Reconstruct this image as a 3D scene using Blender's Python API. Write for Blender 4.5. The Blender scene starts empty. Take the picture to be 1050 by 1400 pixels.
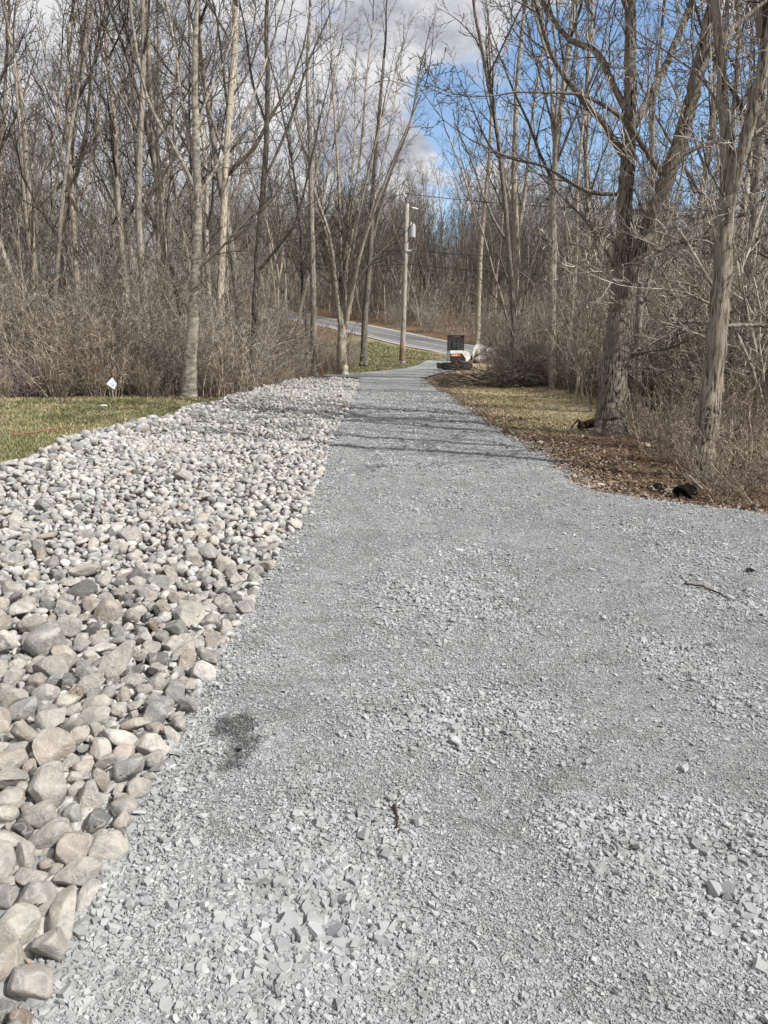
import bpy, math, random
import numpy as np
from math import sin, cos, pi, radians
random.seed(7); RNG = np.random.default_rng(11)
U = random.uniform
scene = bpy.context.scene
COL = scene.collection

# ------------------------------------------------------------------ camera maths (photo pixels -> the place)
EYE = 1.6; F = 1040.0; PITCH = math.atan(225.0/F)
CP, SP = cos(PITCH), sin(PITCH)
def ray(px, py):
    u = (px-525)/F; v = (py-700)/F
    return (u, CP-v*SP, -SP-v*CP)
def atd(px, py, Y):
    r = ray(px, py); t = Y/r[1]
    return (r[0]*t, Y, EYE+r[2]*t)
def atg(px, py, z=0.0):
    r = ray(px, py); t = (z-EYE)/r[2]
    return (r[0]*t, r[1]*t)
def proj(x, y, z):
    dz = z-EYE; d = y*CP-dz*SP; up = y*SP+dz*CP
    return 525+F*x/d, 700-F*up/d, d

# ------------------------------------------------------------------ numpy noise
_T = RNG.random((64, 64))
def vnoise(x, y):
    x = np.asarray(x, float); y = np.asarray(y, float)
    xi = np.floor(x).astype(int); yi = np.floor(y).astype(int)
    fx = x-xi; fy = y-yi; fx = fx*fx*(3-2*fx); fy = fy*fy*(3-2*fy)
    a = _T[xi % 64, yi % 64]; b = _T[(xi+1) % 64, yi % 64]
    c = _T[xi % 64, (yi+1) % 64]; d = _T[(xi+1) % 64, (yi+1) % 64]
    return (a*(1-fx)+b*fx)*(1-fy)+(c*(1-fx)+d*fx)*fy
def fbm(x, y, o=4):
    s = 0; a = .5
    for k in range(o):
        s = s+a*vnoise(np.asarray(x)*2**k+17.3*k, np.asarray(y)*2**k+5.1*k); a *= .5
    return s/(1-.5**o)
def sstep(a, b, x):
    t = np.clip((np.asarray(x, float)-a)/(b-a), 0, 1); return t*t*(3-2*t)

# ------------------------------------------------------------------ the lie of the land
def left_edge(y):      # gravel / cobble border
    return -.86-.10*np.sin(np.asarray(y)*.55)*.5-.012*np.clip(np.asarray(y)-8, 0, 60)
def right_edge(y):     # gravel / earth verge border
    y = np.asarray(y, float)
    return 2.08+.30*np.exp(-((y-10.6)/3.2)**2)+np.clip(8.6-y, 0, 40)**1.25*1.05
def rock_edge(y):      # cobble / lawn border
    y = np.asarray(y, float)
    return -4.62+np.clip(y-14, 0, 40)*.035+.16*np.sin(y*.9)+np.clip(10-y, 0, 9)*-.1
def rise(y):
    y = np.asarray(y, float); t = np.clip(y-58, 0, None)
    return np.where(t < 6, t*t/12*.112, .112*(t-3))*np.where(y > 150, 1, 1)
def height(x, y):
    x = np.asarray(x, float); y = np.asarray(y, float)
    z = np.minimum(rise(y), 8+.085*(y-58))
    off = np.maximum(left_edge(y)-x, x-right_edge(y))
    z = z+.10*sstep(3.4, 5.2, left_edge(y)-x)*sstep(60, 50, y)
    rough = sstep(.2, 3, off)
    z = z+rough*(.16*(fbm(x*.35+3, y*.35, 3)-.5)+.05*(fbm(x*1.7, y*1.7+9, 3)-.5))
    z = z+.03*(fbm(x*.6, y*.6, 2)-.5)
    z = z-.05*sstep(0, .6, off)*sstep(60, 50, y)
    return z
def rock_h(x, y):
    w = np.clip((left_edge(y)-x)/4.2, 0, 1)
    return .02+.05*sstep(0, .12, w)+.16*sstep(.45, 1, w)+.20*(fbm(np.asarray(x)*.7, np.asarray(y)*.7+40, 2)-.5)*sstep(0, .3, w)

# ------------------------------------------------------------------ mesh helpers
def mesh_np(name, verts, faces_list, mat, smooth=True, attrs=None):
    """faces_list: list of int arrays (M,k)"""
    me = bpy.data.meshes.new(name)
    verts = np.ascontiguousarray(verts, dtype=np.float32)
    faces_list = [np.asarray(f, np.int32) for f in faces_list if len(f)]
    nl = sum(f.size for f in faces_list); nf = sum(len(f) for f in faces_list)
    me.vertices.add(len(verts)); me.loops.add(nl); me.polygons.add(nf)
    me.vertices.foreach_set('co', verts.ravel())
    li = np.concatenate([f.ravel() for f in faces_list]) if nf else np.zeros(0, np.int32)
    ls = []; o = 0
    for f in faces_list:
        ls.append(o+np.arange(len(f), dtype=np.int32)*f.shape[1]); o += f.size
    me.loops.foreach_set('vertex_index', li)
    me.polygons.foreach_set('loop_start', np.concatenate(ls).astype(np.int32))
    me.polygons.foreach_set('use_smooth', np.full(nf, smooth, dtype=bool))
    me.update(calc_edges=True)
    for k, (typ, a) in (attrs or {}).items():
        at = me.attributes.new(k, typ, 'POINT')
        at.data.foreach_set('value' if typ == 'FLOAT' else ('color' if typ == 'FLOAT_COLOR' else 'vector'), np.ascontiguousarray(a, np.float32).ravel())
    me.materials.append(mat)
    return me
def link(name, me, parent=None):
    o = bpy.data.objects.new(name, me); COL.objects.link(o)
    if parent is not None: o.parent = parent
    return o
def tag(o, label=None, cat=None, group=None, kind=None):
    if label: o['label'] = label
    if cat: o['category'] = cat
    if group: o['group'] = group
    if kind: o['kind'] = kind
    return o
def empty(name, loc, rz=0):
    o = bpy.data.objects.new(name, None); COL.objects.link(o)
    o.location = loc; o.rotation_euler = (0, 0, rz); o.empty_display_size = .2
    return o
class MB:
    def __init__(s): s.v = []; s.f = {}
    def add(s, vs, fs):
        o = len(s.v); s.v += [tuple(p) for p in vs]
        for f in fs: s.f.setdefault(len(f), []).append([i+o for i in f])
        return s
    def box(s, c, d, rot=None, bev=0.0):
        hx, hy, hz = d[0]/2, d[1]/2, d[2]/2; b = min(bev, hx*.9, hy*.9, hz*.9)
        if b <= 0:
            vs = [(i*hx, j*hy, k*hz) for i in (-1, 1) for j in (-1, 1) for k in (-1, 1)]
            fs = [(0, 1, 3, 2), (4, 6, 7, 5), (0, 4, 5, 1), (2, 3, 7, 6), (0, 2, 6, 4), (1, 5, 7, 3)]
        else:      # chamfered in plan and at the top and bottom
            def ring(z, i):
                x, y = hx-i, hy-i
                return [(-x+b, -y, z), (x-b, -y, z), (x, -y+b, z), (x, y-b, z), (x-b, y, z), (-x+b, y, z), (-x, y-b, z), (-x, -y+b, z)]
            vs = ring(-hz, b*.8)+ring(-hz+b, 0)+ring(hz-b, 0)+ring(hz, b*.8)
            fs = [tuple(range(7, -1, -1)), tuple(range(24, 32))]
            for q in range(3):
                for i in range(8): fs.append((q*8+i, q*8+(i+1) % 8, q*8+8+(i+1) % 8, q*8+8+i))
        if rot:
            from mathutils import Euler, Vector
            m = Euler(rot).to_matrix(); vs = [tuple(m @ Vector(v)) for v in vs]
        return s.add([(v[0]+c[0], v[1]+c[1], v[2]+c[2]) for v in vs], fs)
    def prism(s, prof, y0, y1):          # profile in x,z swept along y
        n = len(prof); vs = [(x, y0, z) for x, z in prof]+[(x, y1, z) for x, z in prof]
        fs = [tuple(range(n)), tuple(range(2*n-1, n-1, -1))]+[(i, i+n, (i+1) % n+n, (i+1) % n) for i in range(n)]
        return s.add(vs, fs)
    def tube(s, pts, rs, k=8):
        v, f = tubes([(pts, rs)], k); o = len(s.v)
        s.v += [tuple(p) for p in v]
        for a in f: s.f.setdefault(a.shape[1], []).extend((a+o).tolist())
        return s
    def build(s, name, mat, parent=None, smooth=False):
        me = mesh_np(name, np.array(s.v), [np.array(x) for x in s.f.values()], mat, smooth)
        return link(name, me, parent)
def tubes(polys, force=None):
    """polys: list of (pts, radii) -> verts, faces; batched by point count and side count"""
    groups = {}
    for pts, rs in polys:
        k = force or (14 if rs[0] > .12 else 9 if rs[0] > .05 else 6 if rs[0] > .02 else 4 if rs[0] > .009 else 3)
        groups.setdefault((len(pts), k), []).append((pts, rs))
    V = []; FQ = []; CAP = {}; o = 0; TN = []
    for (n, k), L in groups.items():
        P = np.array([p for p, _ in L], float); R = np.array([r for _, r in L], float); M = len(L)
        T = np.empty_like(P); T[:, 1:-1] = P[:, 2:]-P[:, :-2]; T[:, 0] = P[:, 1]-P[:, 0]; T[:, -1] = P[:, -1]-P[:, -2]
        T /= np.linalg.norm(T, axis=2, keepdims=True)+1e-9
        mt = P[:, -1]-P[:, 0]; mt /= np.linalg.norm(mt, axis=1, keepdims=True)+1e-9
        a = np.where(np.abs(mt[:, 2:3]) < .8, np.array([[0, 0, 1.]]), np.array([[1., 0, 0]]))
        e = np.cross(mt, a)[:, None, :]
        e = e-(e*T).sum(2, keepdims=True)*T; e /= np.linalg.norm(e, axis=2, keepdims=True)+1e-9
        w = np.cross(T, e)
        an = np.arange(k)*2*pi/k
        X = P[:, :, None, :]+R[:, :, None, None]*(np.cos(an)[None, None, :, None]*e[:, :, None, :]+np.sin(an)[None, None, :, None]*w[:, :, None, :])
        V.append(X.reshape(-1, 3)); TN.append(np.repeat(RNG.random(M), n*k))
        b = o+np.arange(M)[:, None, None]*n*k+np.arange(n-1)[None, :, None]*k
        i = np.arange(k)[None, None, :]; j = (i+1) % k
        FQ.append(np.stack([b+i, b+j, b+k+j, b+k+i], -1).reshape(-1, 4))
        CAP.setdefault(k, []).append(o+np.arange(M)[:, None]*n*k+(n-1)*k+np.arange(k)[None, :])
        o += M*n*k
    tubes.tone = np.concatenate(TN)
    return np.concatenate(V), [np.concatenate(FQ)]+[np.concatenate(c) for c in CAP.values()]

# ------------------------------------------------------------------ materials
def mat_new(name):
    m = bpy.data.materials.new(name); m.use_nodes = True
    nt = m.node_tree; nt.nodes.clear()
    out = nt.nodes.new('ShaderNodeOutputMaterial'); b = nt.nodes.new('ShaderNodeBsdfPrincipled')
    nt.links.new(b.outputs[0], out.inputs[0]); b.inputs['Roughness'].default_value = .85
    b.inputs['Specular IOR Level'].default_value = .3
    return m, nt, b
class G:
    def __init__(s, nt): s.nt = nt
    def n(s, t, **kw):
        x = s.nt.nodes.new('ShaderNode'+t)
        for k, v in kw.items(): setattr(x, k, v)
        return x
    def l(s, a, b): s.nt.links.new(a, b)
    def coord(s, sc=(1, 1, 1), out='Object'):
        tc = s.n('TexCoord'); mp = s.n('Mapping'); mp.inputs['Scale'].default_value = sc
        s.l(tc.outputs[out], mp.inputs['Vector']); return mp.outputs[0]
    def noise(s, vec, scale, detail=4, rough=.55):
        x = s.n('TexNoise'); x.inputs['Scale'].default_value = scale; x.inputs['Detail'].default_value = detail
        x.inputs['Roughness'].default_value = rough; s.l(vec, x.inputs['Vector']); return x.outputs['Fac']
    def vor(s, vec, scale, feature='F1', out='Distance'):
        x = s.n('TexVoronoi', feature=feature); x.inputs['Scale'].default_value = scale
        s.l(vec, x.inputs['Vector']); return x.outputs[out]
    def ramp(s, fac, stops):
        r = s.n('ValToRGB'); e = r.color_ramp.elements
        while len(e) < len(stops): e.new(.5)
        for q, (p, c) in zip(e, stops):
            q.position = p; q.color = (c if len(c) == 4 else (*c, 1)) if not isinstance(c, (int, float)) else (c, c, c, 1)
        s.l(fac, r.inputs[0]); return r.outputs[0]
    def mix(s, fac, a, b, mode='MIX'):
        m = s.n('Mix', data_type='RGBA', blend_type=mode)
        for i, v in ((0, fac), (6, a), (7, b)):
            if isinstance(v, (int, float)): m.inputs[i].default_value = v
            elif isinstance(v, tuple): m.inputs[i].default_value = (*v, 1) if len(v) == 3 else v
            else: s.l(v, m.inputs[i])
        return m.outputs[2]
    def math(s, op, a, b=None, clamp=False):
        m = s.n('Math', operation=op, use_clamp=clamp)
        for i, v in enumerate((a, b)):
            if v is None: continue
            if isinstance(v, (int, float)): m.inputs[i].default_value = v
            else: s.l(v, m.inputs[i])
        return m.outputs[0]
    def attr(s, name, out='Fac'):
        a = s.n('Attribute', attribute_name=name); return a.outputs[out]
    def bump(s, h, strength, dist, prev=None):
        b = s.n('Bump'); b.inputs['Strength'].default_value = strength; b.inputs['Distance'].default_value = dist
        s.l(h, b.inputs['Height'])
        if prev is not None: s.l(prev, b.inputs['Normal'])
        return b.outputs[0]
def plain(name, col, rough=.6, metal=0, noise=.12, scale=6):
    m, nt, b = mat_new(name); g = G(nt); v = g.coord()
    n = g.noise(v, scale, 5)
    c = g.mix(g.ramp(n, [(.35, 0.0), (.7, 1.0)]), tuple(x*(1-noise) for x in col), tuple(min(1, x*(1+noise)) for x in col))
    g.l(c, b.inputs['Base Color']); b.inputs['Roughness'].default_value = rough; b.inputs['Metallic'].default_value = metal
    return m
def bark(name, c1, c2, c3=None, zs=.18, scale=14, bstr=.6, bdist=.03, vary=.25, tone=False):
    m, nt, b = mat_new(name); g = G(nt)
    v = g.coord((1, 1, zs)); v1 = g.coord()
    n1 = g.noise(v, scale, 6, .65); n2 = g.noise(v1, 1.3, 4)
    c = g.mix(g.ramp(n1, [(.40, 0.0), (.57, 1.0)]), c1, c2)
    if c3: c = g.mix(g.ramp(n2, [(.45, 0.0), (.68, 1.0)]), c, c3)
    oi = g.n('ObjectInfo')
    hsv = g.n('HueSaturation'); g.l(c, hsv.inputs['Color'])
    val = g.math('ADD', g.math('MULTIPLY', oi.outputs['Random'], vary*2), 1-vary)
    if tone: val = g.math('MULTIPLY', val, g.ramp(g.attr('tone'), [(0, .38), (.55, .8), (1, 1.5)]))
    g.l(val, hsv.inputs['Value'])
    g.l(hsv.outputs[0], b.inputs['Base Color'])
    g.l(g.bump(n1, bstr, bdist), b.inputs['Normal']); b.inputs['Roughness'].default_value = .95
    b.inputs['Specular IOR Level'].default_value = .15
    return m
M = {}
M['bark_big'] = bark('furrowed_bark', (.022, .018, .015), (.33, .285, .235), (.20, .172, .14), .13, 40, 1, .06, .05)
M['bark_shag'] = bark('shaggy_bark', (.045, .037, .03), (.43, .37, .30), (.29, .25, .20), .10, 34, 1, .07, .05)
M['bark_tan'] = bark('tan_bark', (.12, .10, .078), (.46, .40, .32), (.32, .285, .235), .16, 26, .8, .03)
M['bark_grey'] = bark('grey_bark', (.07, .06, .05), (.32, .285, .24), (.22, .197, .168), .16, 26, .8, .03)
M['bark_dark'] = bark('dark_bark', (.03, .026, .022), (.15, .132, .112), None, .16, 26, .8, .03)
M['bark_birch'] = bark('pale_bark', (.13, .115, .095), (.40, .36, .30), (.25, .225, .19), 1.8, 5, .5, .015, .05)
M['twig'] = bark('twig_bark', (.07, .06, .05), (.175, .152, .127), None, 1, 5, .1, .004, .25, True)
M['twig_light'] = bark('pale_twig_bark', (.18, .158, .135), (.43, .385, .325), None, 1, 5, .1, .004, .2, True)
M['cane'] = bark('dry_cane', (.28, .23, .175), (.54, .46, .365), None, 1, 4, .1, .003, .15, True)
M['bramble'] = bark('bramble_stem', (.14, .11, .088), (.46, .385, .31), None, 1, 4, .1, .003, .2, True)
M['purple'] = bark('raspberry_stem', (.20, .145, .155), (.40, .315, .33), None, 1, 4, .1, .003, .1, True)
M['white_paint'] = plain('white_paint', (.75, .75, .73), .45)
M['black_rubber'] = plain('black_rubber', (.02, .02, .022), .8)
M['dark_metal'] = plain('dark_metal', (.035, .035, .04), .5, .3)
M['steel'] = plain('worn_steel', (.35, .35, .35), .4, .8)
M['orange'] = plain('orange_decal', (.62, .14, .03), .5)
M['pole_wood'] = bark('weathered_pole', (.22, .20, .17), (.40, .37, .33), None, .1, 20, .3, .01, .02)
M['pole_base'] = plain('stained_wood', (.18, .13, .085), .9, 0, .35, 12)
M['can_grey'] = plain('transformer_grey', (.40, .42, .43), .5)
M['cable'] = plain('cable_black', (.02, .02, .02), .6)
M['porcelain'] = plain('porcelain', (.6, .6, .58), .3)
M['sign_white'] = plain('sign_white', (.82, .83, .84), .5, 0, .03)
M['sign_blue'] = plain('sign_ink', (.18, .30, .42), .6)
M['rot'] = plain('rotted_wood', (.05, .032, .022), .95, 0, .5, 9)
M['cut_wood'] = plain('cut_wood', (.62, .50, .36), .8, 0, .15, 12)
M['red_stick'] = plain('reddish_bark', (.26, .125, .075), .8, 0, .3, 9)
M['dark_rock'] = plain('dark_rock', (.012, .011, .010), 1.0, 0, .4, 9)
M['dark_rock'].node_tree.nodes['Principled BSDF'].inputs['Specular IOR Level'].default_value = .05
mg, nt, b = mat_new('cab_glass'); b.inputs['Base Color'].default_value = (.05, .065, .06, 1); b.inputs['Roughness'].default_value = .08
b.inputs['Specular IOR Level'].default_value = .6; b.inputs['Alpha'].default_value = .45; M['glass'] = mg

def mat_ground():
    m, nt, b = mat_new('forest_floor'); g = G(nt); v = g.coord()
    n1 = g.noise(v, 2.2, 8, .7); n2 = g.noise(v, 22, 6, .7); n3 = g.noise(v, .6, 4); n4 = g.noise(v, 60, 3)
    litter = g.mix(g.ramp(n2, [(.38, 0.0), (.62, 1.0)]), (.075, .045, .028), (.26, .185, .12))
    litter = g.mix(g.ramp(n1, [(.42, 0.0), (.66, 1.0)]), litter, (.12, .075, .045))
    green = g.mix(g.ramp(n2, [(.35, 0.0), (.65, 1.0)]), (.065, .078, .032), (.22, .225, .11))
    green = g.mix(g.ramp(n3, [(.38, 0.0), (.55, .9)]), green, (.27, .22, .145))
    straw = g.mix(g.ramp(n2, [(.35, 0.0), (.65, 1.0)]), (.32, .25, .155), (.64, .54, .37))
    straw = g.mix(g.ramp(n1, [(.5, 0.0), (.62, .6)]), straw, (.20, .18, .08))
    soil = g.mix(g.ramp(n2, [(.35, 0.0), (.66, 1.0)]), (.10, .062, .038), (.27, .18, .115))
    a = g.n('Attribute', attribute_name='zone'); sp = g.n('SeparateColor'); g.l(a.outputs['Color'], sp.inputs[0])
    c = litter
    for k, col in ((0, green), (1, straw), (2, soil)):
        f = g.math('ADD', sp.outputs[k], g.math('MULTIPLY', g.math('SUBTRACT', n1, .5), .9))
        c = g.mix(g.ramp(f, [(.40, 0.0), (.6, 1.0)]), c, col)
    g.l(c, b.inputs['Base Color']); b.inputs['Roughness'].default_value = 1; b.inputs['Specular IOR Level'].default_value = .1
    h = g.math('ADD', g.math('MULTIPLY', n2, .7), g.math('MULTIPLY', n4, .3))
    g.l(g.bump(h, 1, .05), b.inputs['Normal']); return m
M['ground'] = mat_ground()

def gravel_color(g, v, tone):
    big = g.noise(v, .9, 4); mid = g.noise(v, 5, 5, .6)
    c = g.mix(tone, (.10, .105, .107), (.43, .44, .441))
    c = g.mix(g.ramp(big, [(.38, 0.0), (.62, .55)]), c, g.mix(.62, c, (.34, .348, .35)))
    c = g.mix(g.ramp(mid, [(.48, 0.0), (.66, .5)]), c, (.20, .20, .195))
    return c
def mat_gravel():
    m, nt, b = mat_new('crushed_slate'); g = G(nt); v = g.coord()
    vr = g.n('TexVoronoi'); vr.inputs['Scale'].default_value = 95; g.l(v, vr.inputs['Vector'])
    vr2 = g.n('TexVoronoi'); vr2.inputs['Scale'].default_value = 42; g.l(v, vr2.inputs['Vector'])
    e1 = g.vor(v, 95, 'DISTANCE_TO_EDGE'); e2 = g.vor(v, 42, 'DISTANCE_TO_EDGE')
    sp = g.n('SeparateColor'); g.l(vr.outputs['Color'], sp.inputs[0])
    sp2 = g.n('SeparateColor'); g.l(vr2.outputs['Color'], sp2.inputs[0])
    sel = g.ramp(g.noise(v, 1.4, 3), [(.46, 0.0), (.58, 1.0)])
    tone = g.mix(sel, sp.outputs[0], sp2.outputs[0])
    fine = g.noise(v, 160, 4, .7)
    tone = g.math('ADD', g.math('MULTIPLY', tone, .7), g.math('MULTIPLY', fine, .35), True)
    c = gravel_color(g, v, tone)
    sk = g.noise(v, 26, 7, .8); c = g.mix(g.ramp(sk, [(.36, .75), (.50, 0.0)]), c, (.13, .135, .135)); c = g.mix(g.ramp(sk, [(.52, 0.0), (.66, .6)]), c, (.52, .53, .53))
    st = g.attr('stain')
    f = g.math('ADD', st, g.math('MULTIPLY', g.math('SUBTRACT', g.noise(v, 14, 8, .75), .5), 1.9))
    c = g.mix(g.ramp(f, [(.48, 0.0), (.72, .85)]), c, (.055, .055, .055))
    g.l(c, b.inputs['Base Color']); b.inputs['Roughness'].default_value = .95
    h1 = g.math('ADD', g.math('MINIMUM', g.math('MULTIPLY', e1, 3.0), .5), g.math('MULTIPLY', sp.outputs[1], .6))
    h2 = g.math('ADD', g.math('MINIMUM', g.math('MULTIPLY', e2, 3.0), .5), g.math('MULTIPLY', sp2.outputs[1], .6))
    h = g.mix(sel, h1, h2)
    nb = g.bump(h, .9, .012)
    nb = g.bump(g.noise(v, 30, 6, .75), .6, .02, nb)
    g.l(nb, b.inputs['Normal']); return m
M['gravel'] = mat_gravel()
def mat_chips():
    m, nt, b = mat_new('slate_chips'); g = G(nt); v = g.coord()
    tone = g.math('ADD', g.attr('tone'), g.math('MULTIPLY', g.math('SUBTRACT', g.noise(v, 70, 5, .7), .5), .35), True)
    c = gravel_color(g, v, tone)
    st = g.math('ADD', g.attr('stain'), g.math('MULTIPLY', g.math('SUBTRACT', g.noise(v, 14, 8, .75), .5), 1.9))
    c = g.mix(g.ramp(st, [(.5, 0.0), (.74, .7)]), c, (.07, .07, .07))
    g.l(c, b.inputs['Base Color']); b.inputs['Roughness'].default_value = .9
    g.l(g.bump(g.noise(v, 180, 4, .7), .35, .004), b.inputs['Normal']); return m
M['chips'] = mat_chips()
def mat_stone(name, src):
    m, nt, b = mat_new(name); g = G(nt)
    v = g.coord((1, 1, 1), 'Object' if src == 'attr' else 'Object')
    if src == 'attr':
        a = g.n('Attribute', attribute_name='tint'); col = a.outputs['Color']; sc = 1
    else:
        oi = g.n('ObjectInfo'); col = oi.outputs['Color']; sc = .12
        ad = g.n('VectorMath', operation='ADD'); g.l(v, ad.inputs[0]); g.l(oi.outputs['Location'], ad.inputs[1]); v = ad.outputs[0]
    n1 = g.noise(v, 9*sc, 6, .65); n2 = g.noise(v, 45*sc, 8, .75); n3 = g.noise(v, 200*sc, 2)
    c = g.mix(g.ramp(n1, [(.36, 0.0), (.62, 1.0)]), g.mix(1.0, col, (.66, .66, .68), 'MULTIPLY'), g.mix(1.0, col, (1.16, 1.14, 1.10), 'MULTIPLY'))
    c = g.mix(g.ramp(n2, [(.5, 0.0), (.72, .5)]), c, g.mix(1.0, col, (.55, .55, .58), 'MULTIPLY'))
    c = g.mix(g.ramp(n2, [(.28, .55), (.42, 0.0)]), c, g.mix(.5, col, (.62, .60, .57)))
    g.l(c, b.inputs['Base Color']); b.inputs['Roughness'].default_value = .8
    vn = g.noise(v, 5*sc, 3, .5); c = g.mix(g.ramp(vn, [(.475, 0.0), (.5, .55), (.525, 0.0)]), c, (.60, .59, .57))
    c = g.mix(g.ramp(n3, [(.56, 0.0), (.70, .45)]), c, g.mix(1.0, col, (.45, .45, .46), 'MULTIPLY'))
    g.l(c, b.inputs['Base Color'])
    h = g.math('ADD', g.math('MULTIPLY', n1, .5), g.math('MULTIPLY', n2, .45))
    g.l(g.bump(h, .65, .02 if src == 'attr' else .15), b.inputs['Normal']); return m
M['stone_obj'] = mat_stone('river_stone', 'obj'); M['stone_attr'] = mat_stone('river_stone_mass', 'attr')
def mat_tint(name, rough=.9, trans=False):
    m, nt, b = mat_new(name); g = G(nt)
    a = g.n('Attribute', attribute_name='tint'); g.l(a.outputs['Color'], b.inputs['Base Color']); b.inputs['Roughness'].default_value = rough
    return m
M['tint'] = mat_tint('dry_leaf'); M['grass'] = mat_tint('grass_blade', .7)
def mat_road():
    m, nt, b = mat_new('asphalt'); g = G(nt); v = g.coord()
    c = g.mix(g.noise(v, 1.5, 5), (.10, .102, .108), (.17, .172, .178)); c = g.mix(g.ramp(g.noise(v, 60, 3), [(.4, 0.0), (.7, .4)]), c, (.24, .24, .24))
    g.l(c, b.inputs['Base Color']); b.inputs['Roughness'].default_value = .9; return m
M['road'] = mat_road(); M['line'] = plain('road_paint', (.68, .67, .60), .7, 0, .2, 3)
M['yellow'] = plain('yellow_road_paint', (.55, .46, .26), .7, 0, .2, 3)
M['shoulder'] = plain('shoulder_gravel', (.36, .35, .33), .95, 0, .3, 20)

# ------------------------------------------------------------------ ground
def grid_mesh(name, X, Y, Z, mat, attrs=None):
    r, c = X.shape; i = np.arange(r*c).reshape(r, c)
    f = np.stack([i[:-1, :-1], i[:-1, 1:], i[1:, 1:], i[1:, :-1]], -1).reshape(-1, 4)
    return mesh_np(name, np.stack([X, Y, Z], -1).reshape(-1, 3), [f], mat, True, attrs)
def bush_front(x):       # y at which the left thicket starts
    x = np.asarray(x, float)
    return np.where(x < -5.6, 24.2+.35*np.sin(x*1.3)+np.clip(-7.6-x, 0, 20)*-.12, 25+(x+5.6)*14)
def zones(x, y):
    inrock = sstep(.1, -.1, x-left_edge(y))*sstep(-.15, .15, x-rock_edge(y))*sstep(38.5, 37.5, y)
    lawn = sstep(.2, -.3, x-rock_edge(y))*sstep(1.0, -.6, y-bush_front(np.minimum(x, -5.6)))*sstep(-40, -30, x)
    far = sstep(-6, -4, x)*sstep(8, 5, x)*sstep(50, 52, y)*sstep(90, 84, y)*sstep(97, 90, y-1.9*x*-1)
    green = np.maximum(lawn*.75, far*.7)
    # dry grass right of the path
    straw = sstep(2.15, 2.6, x)*sstep(9, 6.5, x)*sstep(13.5, 16, y)*sstep(34, 31, y)*.95
    green = np.maximum(green, 0)
    straw = np.maximum(straw, sstep(3, 5, x)*sstep(50, 52, y)*sstep(66, 63, y)*.6)
    soil = sstep(0, .2, x-right_edge(y))*sstep(2.0, .4, x-right_edge(y))*sstep(42, 36, y)*.75*(1-.45*sstep(14, 17, y))
    soil = np.maximum(soil, inrock*.9)
    return green, straw*(1-.6*soil), soil
vv = np.concatenate([np.linspace(-14, 2, 17), np.geomspace(2.2, 60, 230), np.geomspace(61, 900, 90)])
uu = np.linspace(-1, 1, 301); uu = np.sign(uu)*np.abs(uu)**1.35
Yg, Ug = np.meshgrid(vv, uu, indexing='ij')
Xg = Ug*(16+np.clip(Yg, 0, None)*1.5)
Zg = height(Xg, Yg)-.02
gz = zones(Xg, Yg)
ground = link('ground', grid_mesh('ground', Xg, Yg, Zg, M['ground'], {'zone': ('FLOAT_COLOR', np.stack([*gz, np.ones_like(Xg)], -1).reshape(-1, 4))}))
tag(ground, 'brown leaf littered woodland ground beside the drive', 'ground', kind='structure')

# gravel drive (one sheet, tongue at the far end widening to the road)
yy = np.concatenate([np.linspace(-8, .5, 12), np.geomspace(.6, 50, 330), np.linspace(50.5, 66, 40)])
ss = np.linspace(0, 1, 120)
le = left_edge(yy)+.06*(fbm(yy*3, yy*0+2, 3)-.5)*2; re = right_edge(yy)+.14*(fbm(yy*2.2, yy*0+8, 4)-.5)*2
le = np.where(yy > 41, le-2.2*sstep(41, 44, yy)*sstep(51, 46, yy), le)+np.clip(yy-50, 0, 40)*.33
re = np.where(yy > 40, re+np.clip(yy-40, 0, None)**1.35*.075, re)
re = np.minimum(re, 30)
Xp = le[:, None]+(re-le)[:, None]*ss[None, :]; Yp = np.repeat(yy[:, None], 120, 1)
def wheel_track(x, y):
    return np.exp(-((x+.42-.015*y+.06*np.sin(y*.7))/.20)**2)+.7*np.exp(-((x-1.15-.01*y+.07*np.sin(y*.6))/.24)**2)
def drive_z(x, y):
    w = sstep(0, .25, np.minimum(x-left_edge(y), right_edge(y)-x))
    return np.minimum(rise(y), 20)+.012-.014*wheel_track(x, y)+w*(.02+.03*(fbm(x*.8, y*.8+4, 3)-.5)+.022*(fbm(x*3.2, y*3.2, 3)-.5))
def stain(x, y):
    s = 0
    for px, py, rx, ry, k in ((322, 1000, .12, .15, 1.1), (318, 1045, .07, .12, 1.05), (330, 1020, .09, .09, 1.0), (960, 815, .30, .06, .45), (1000, 830, .25, .06, .40), (830, 805, .22, .12, .40), (590, 700, .30, .3, .30), (700, 1290, .2, .2, .2)):
        gx, gy = atg(px, py); s = np.maximum(s, k*np.exp(-(((x-gx)/rx)**2+((y-gy)/ry)**2)))
    return s
Zp = drive_z(Xp, Yp)
drive = link('gravel_path', grid_mesh('gravel_path', Xp, Yp, Zp, M['gravel'], {'stain': ('FLOAT', stain(Xp, Yp).ravel())}))
tag(drive, 'pale grey crushed slate drive running to the road', 'path', kind='structure')

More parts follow.
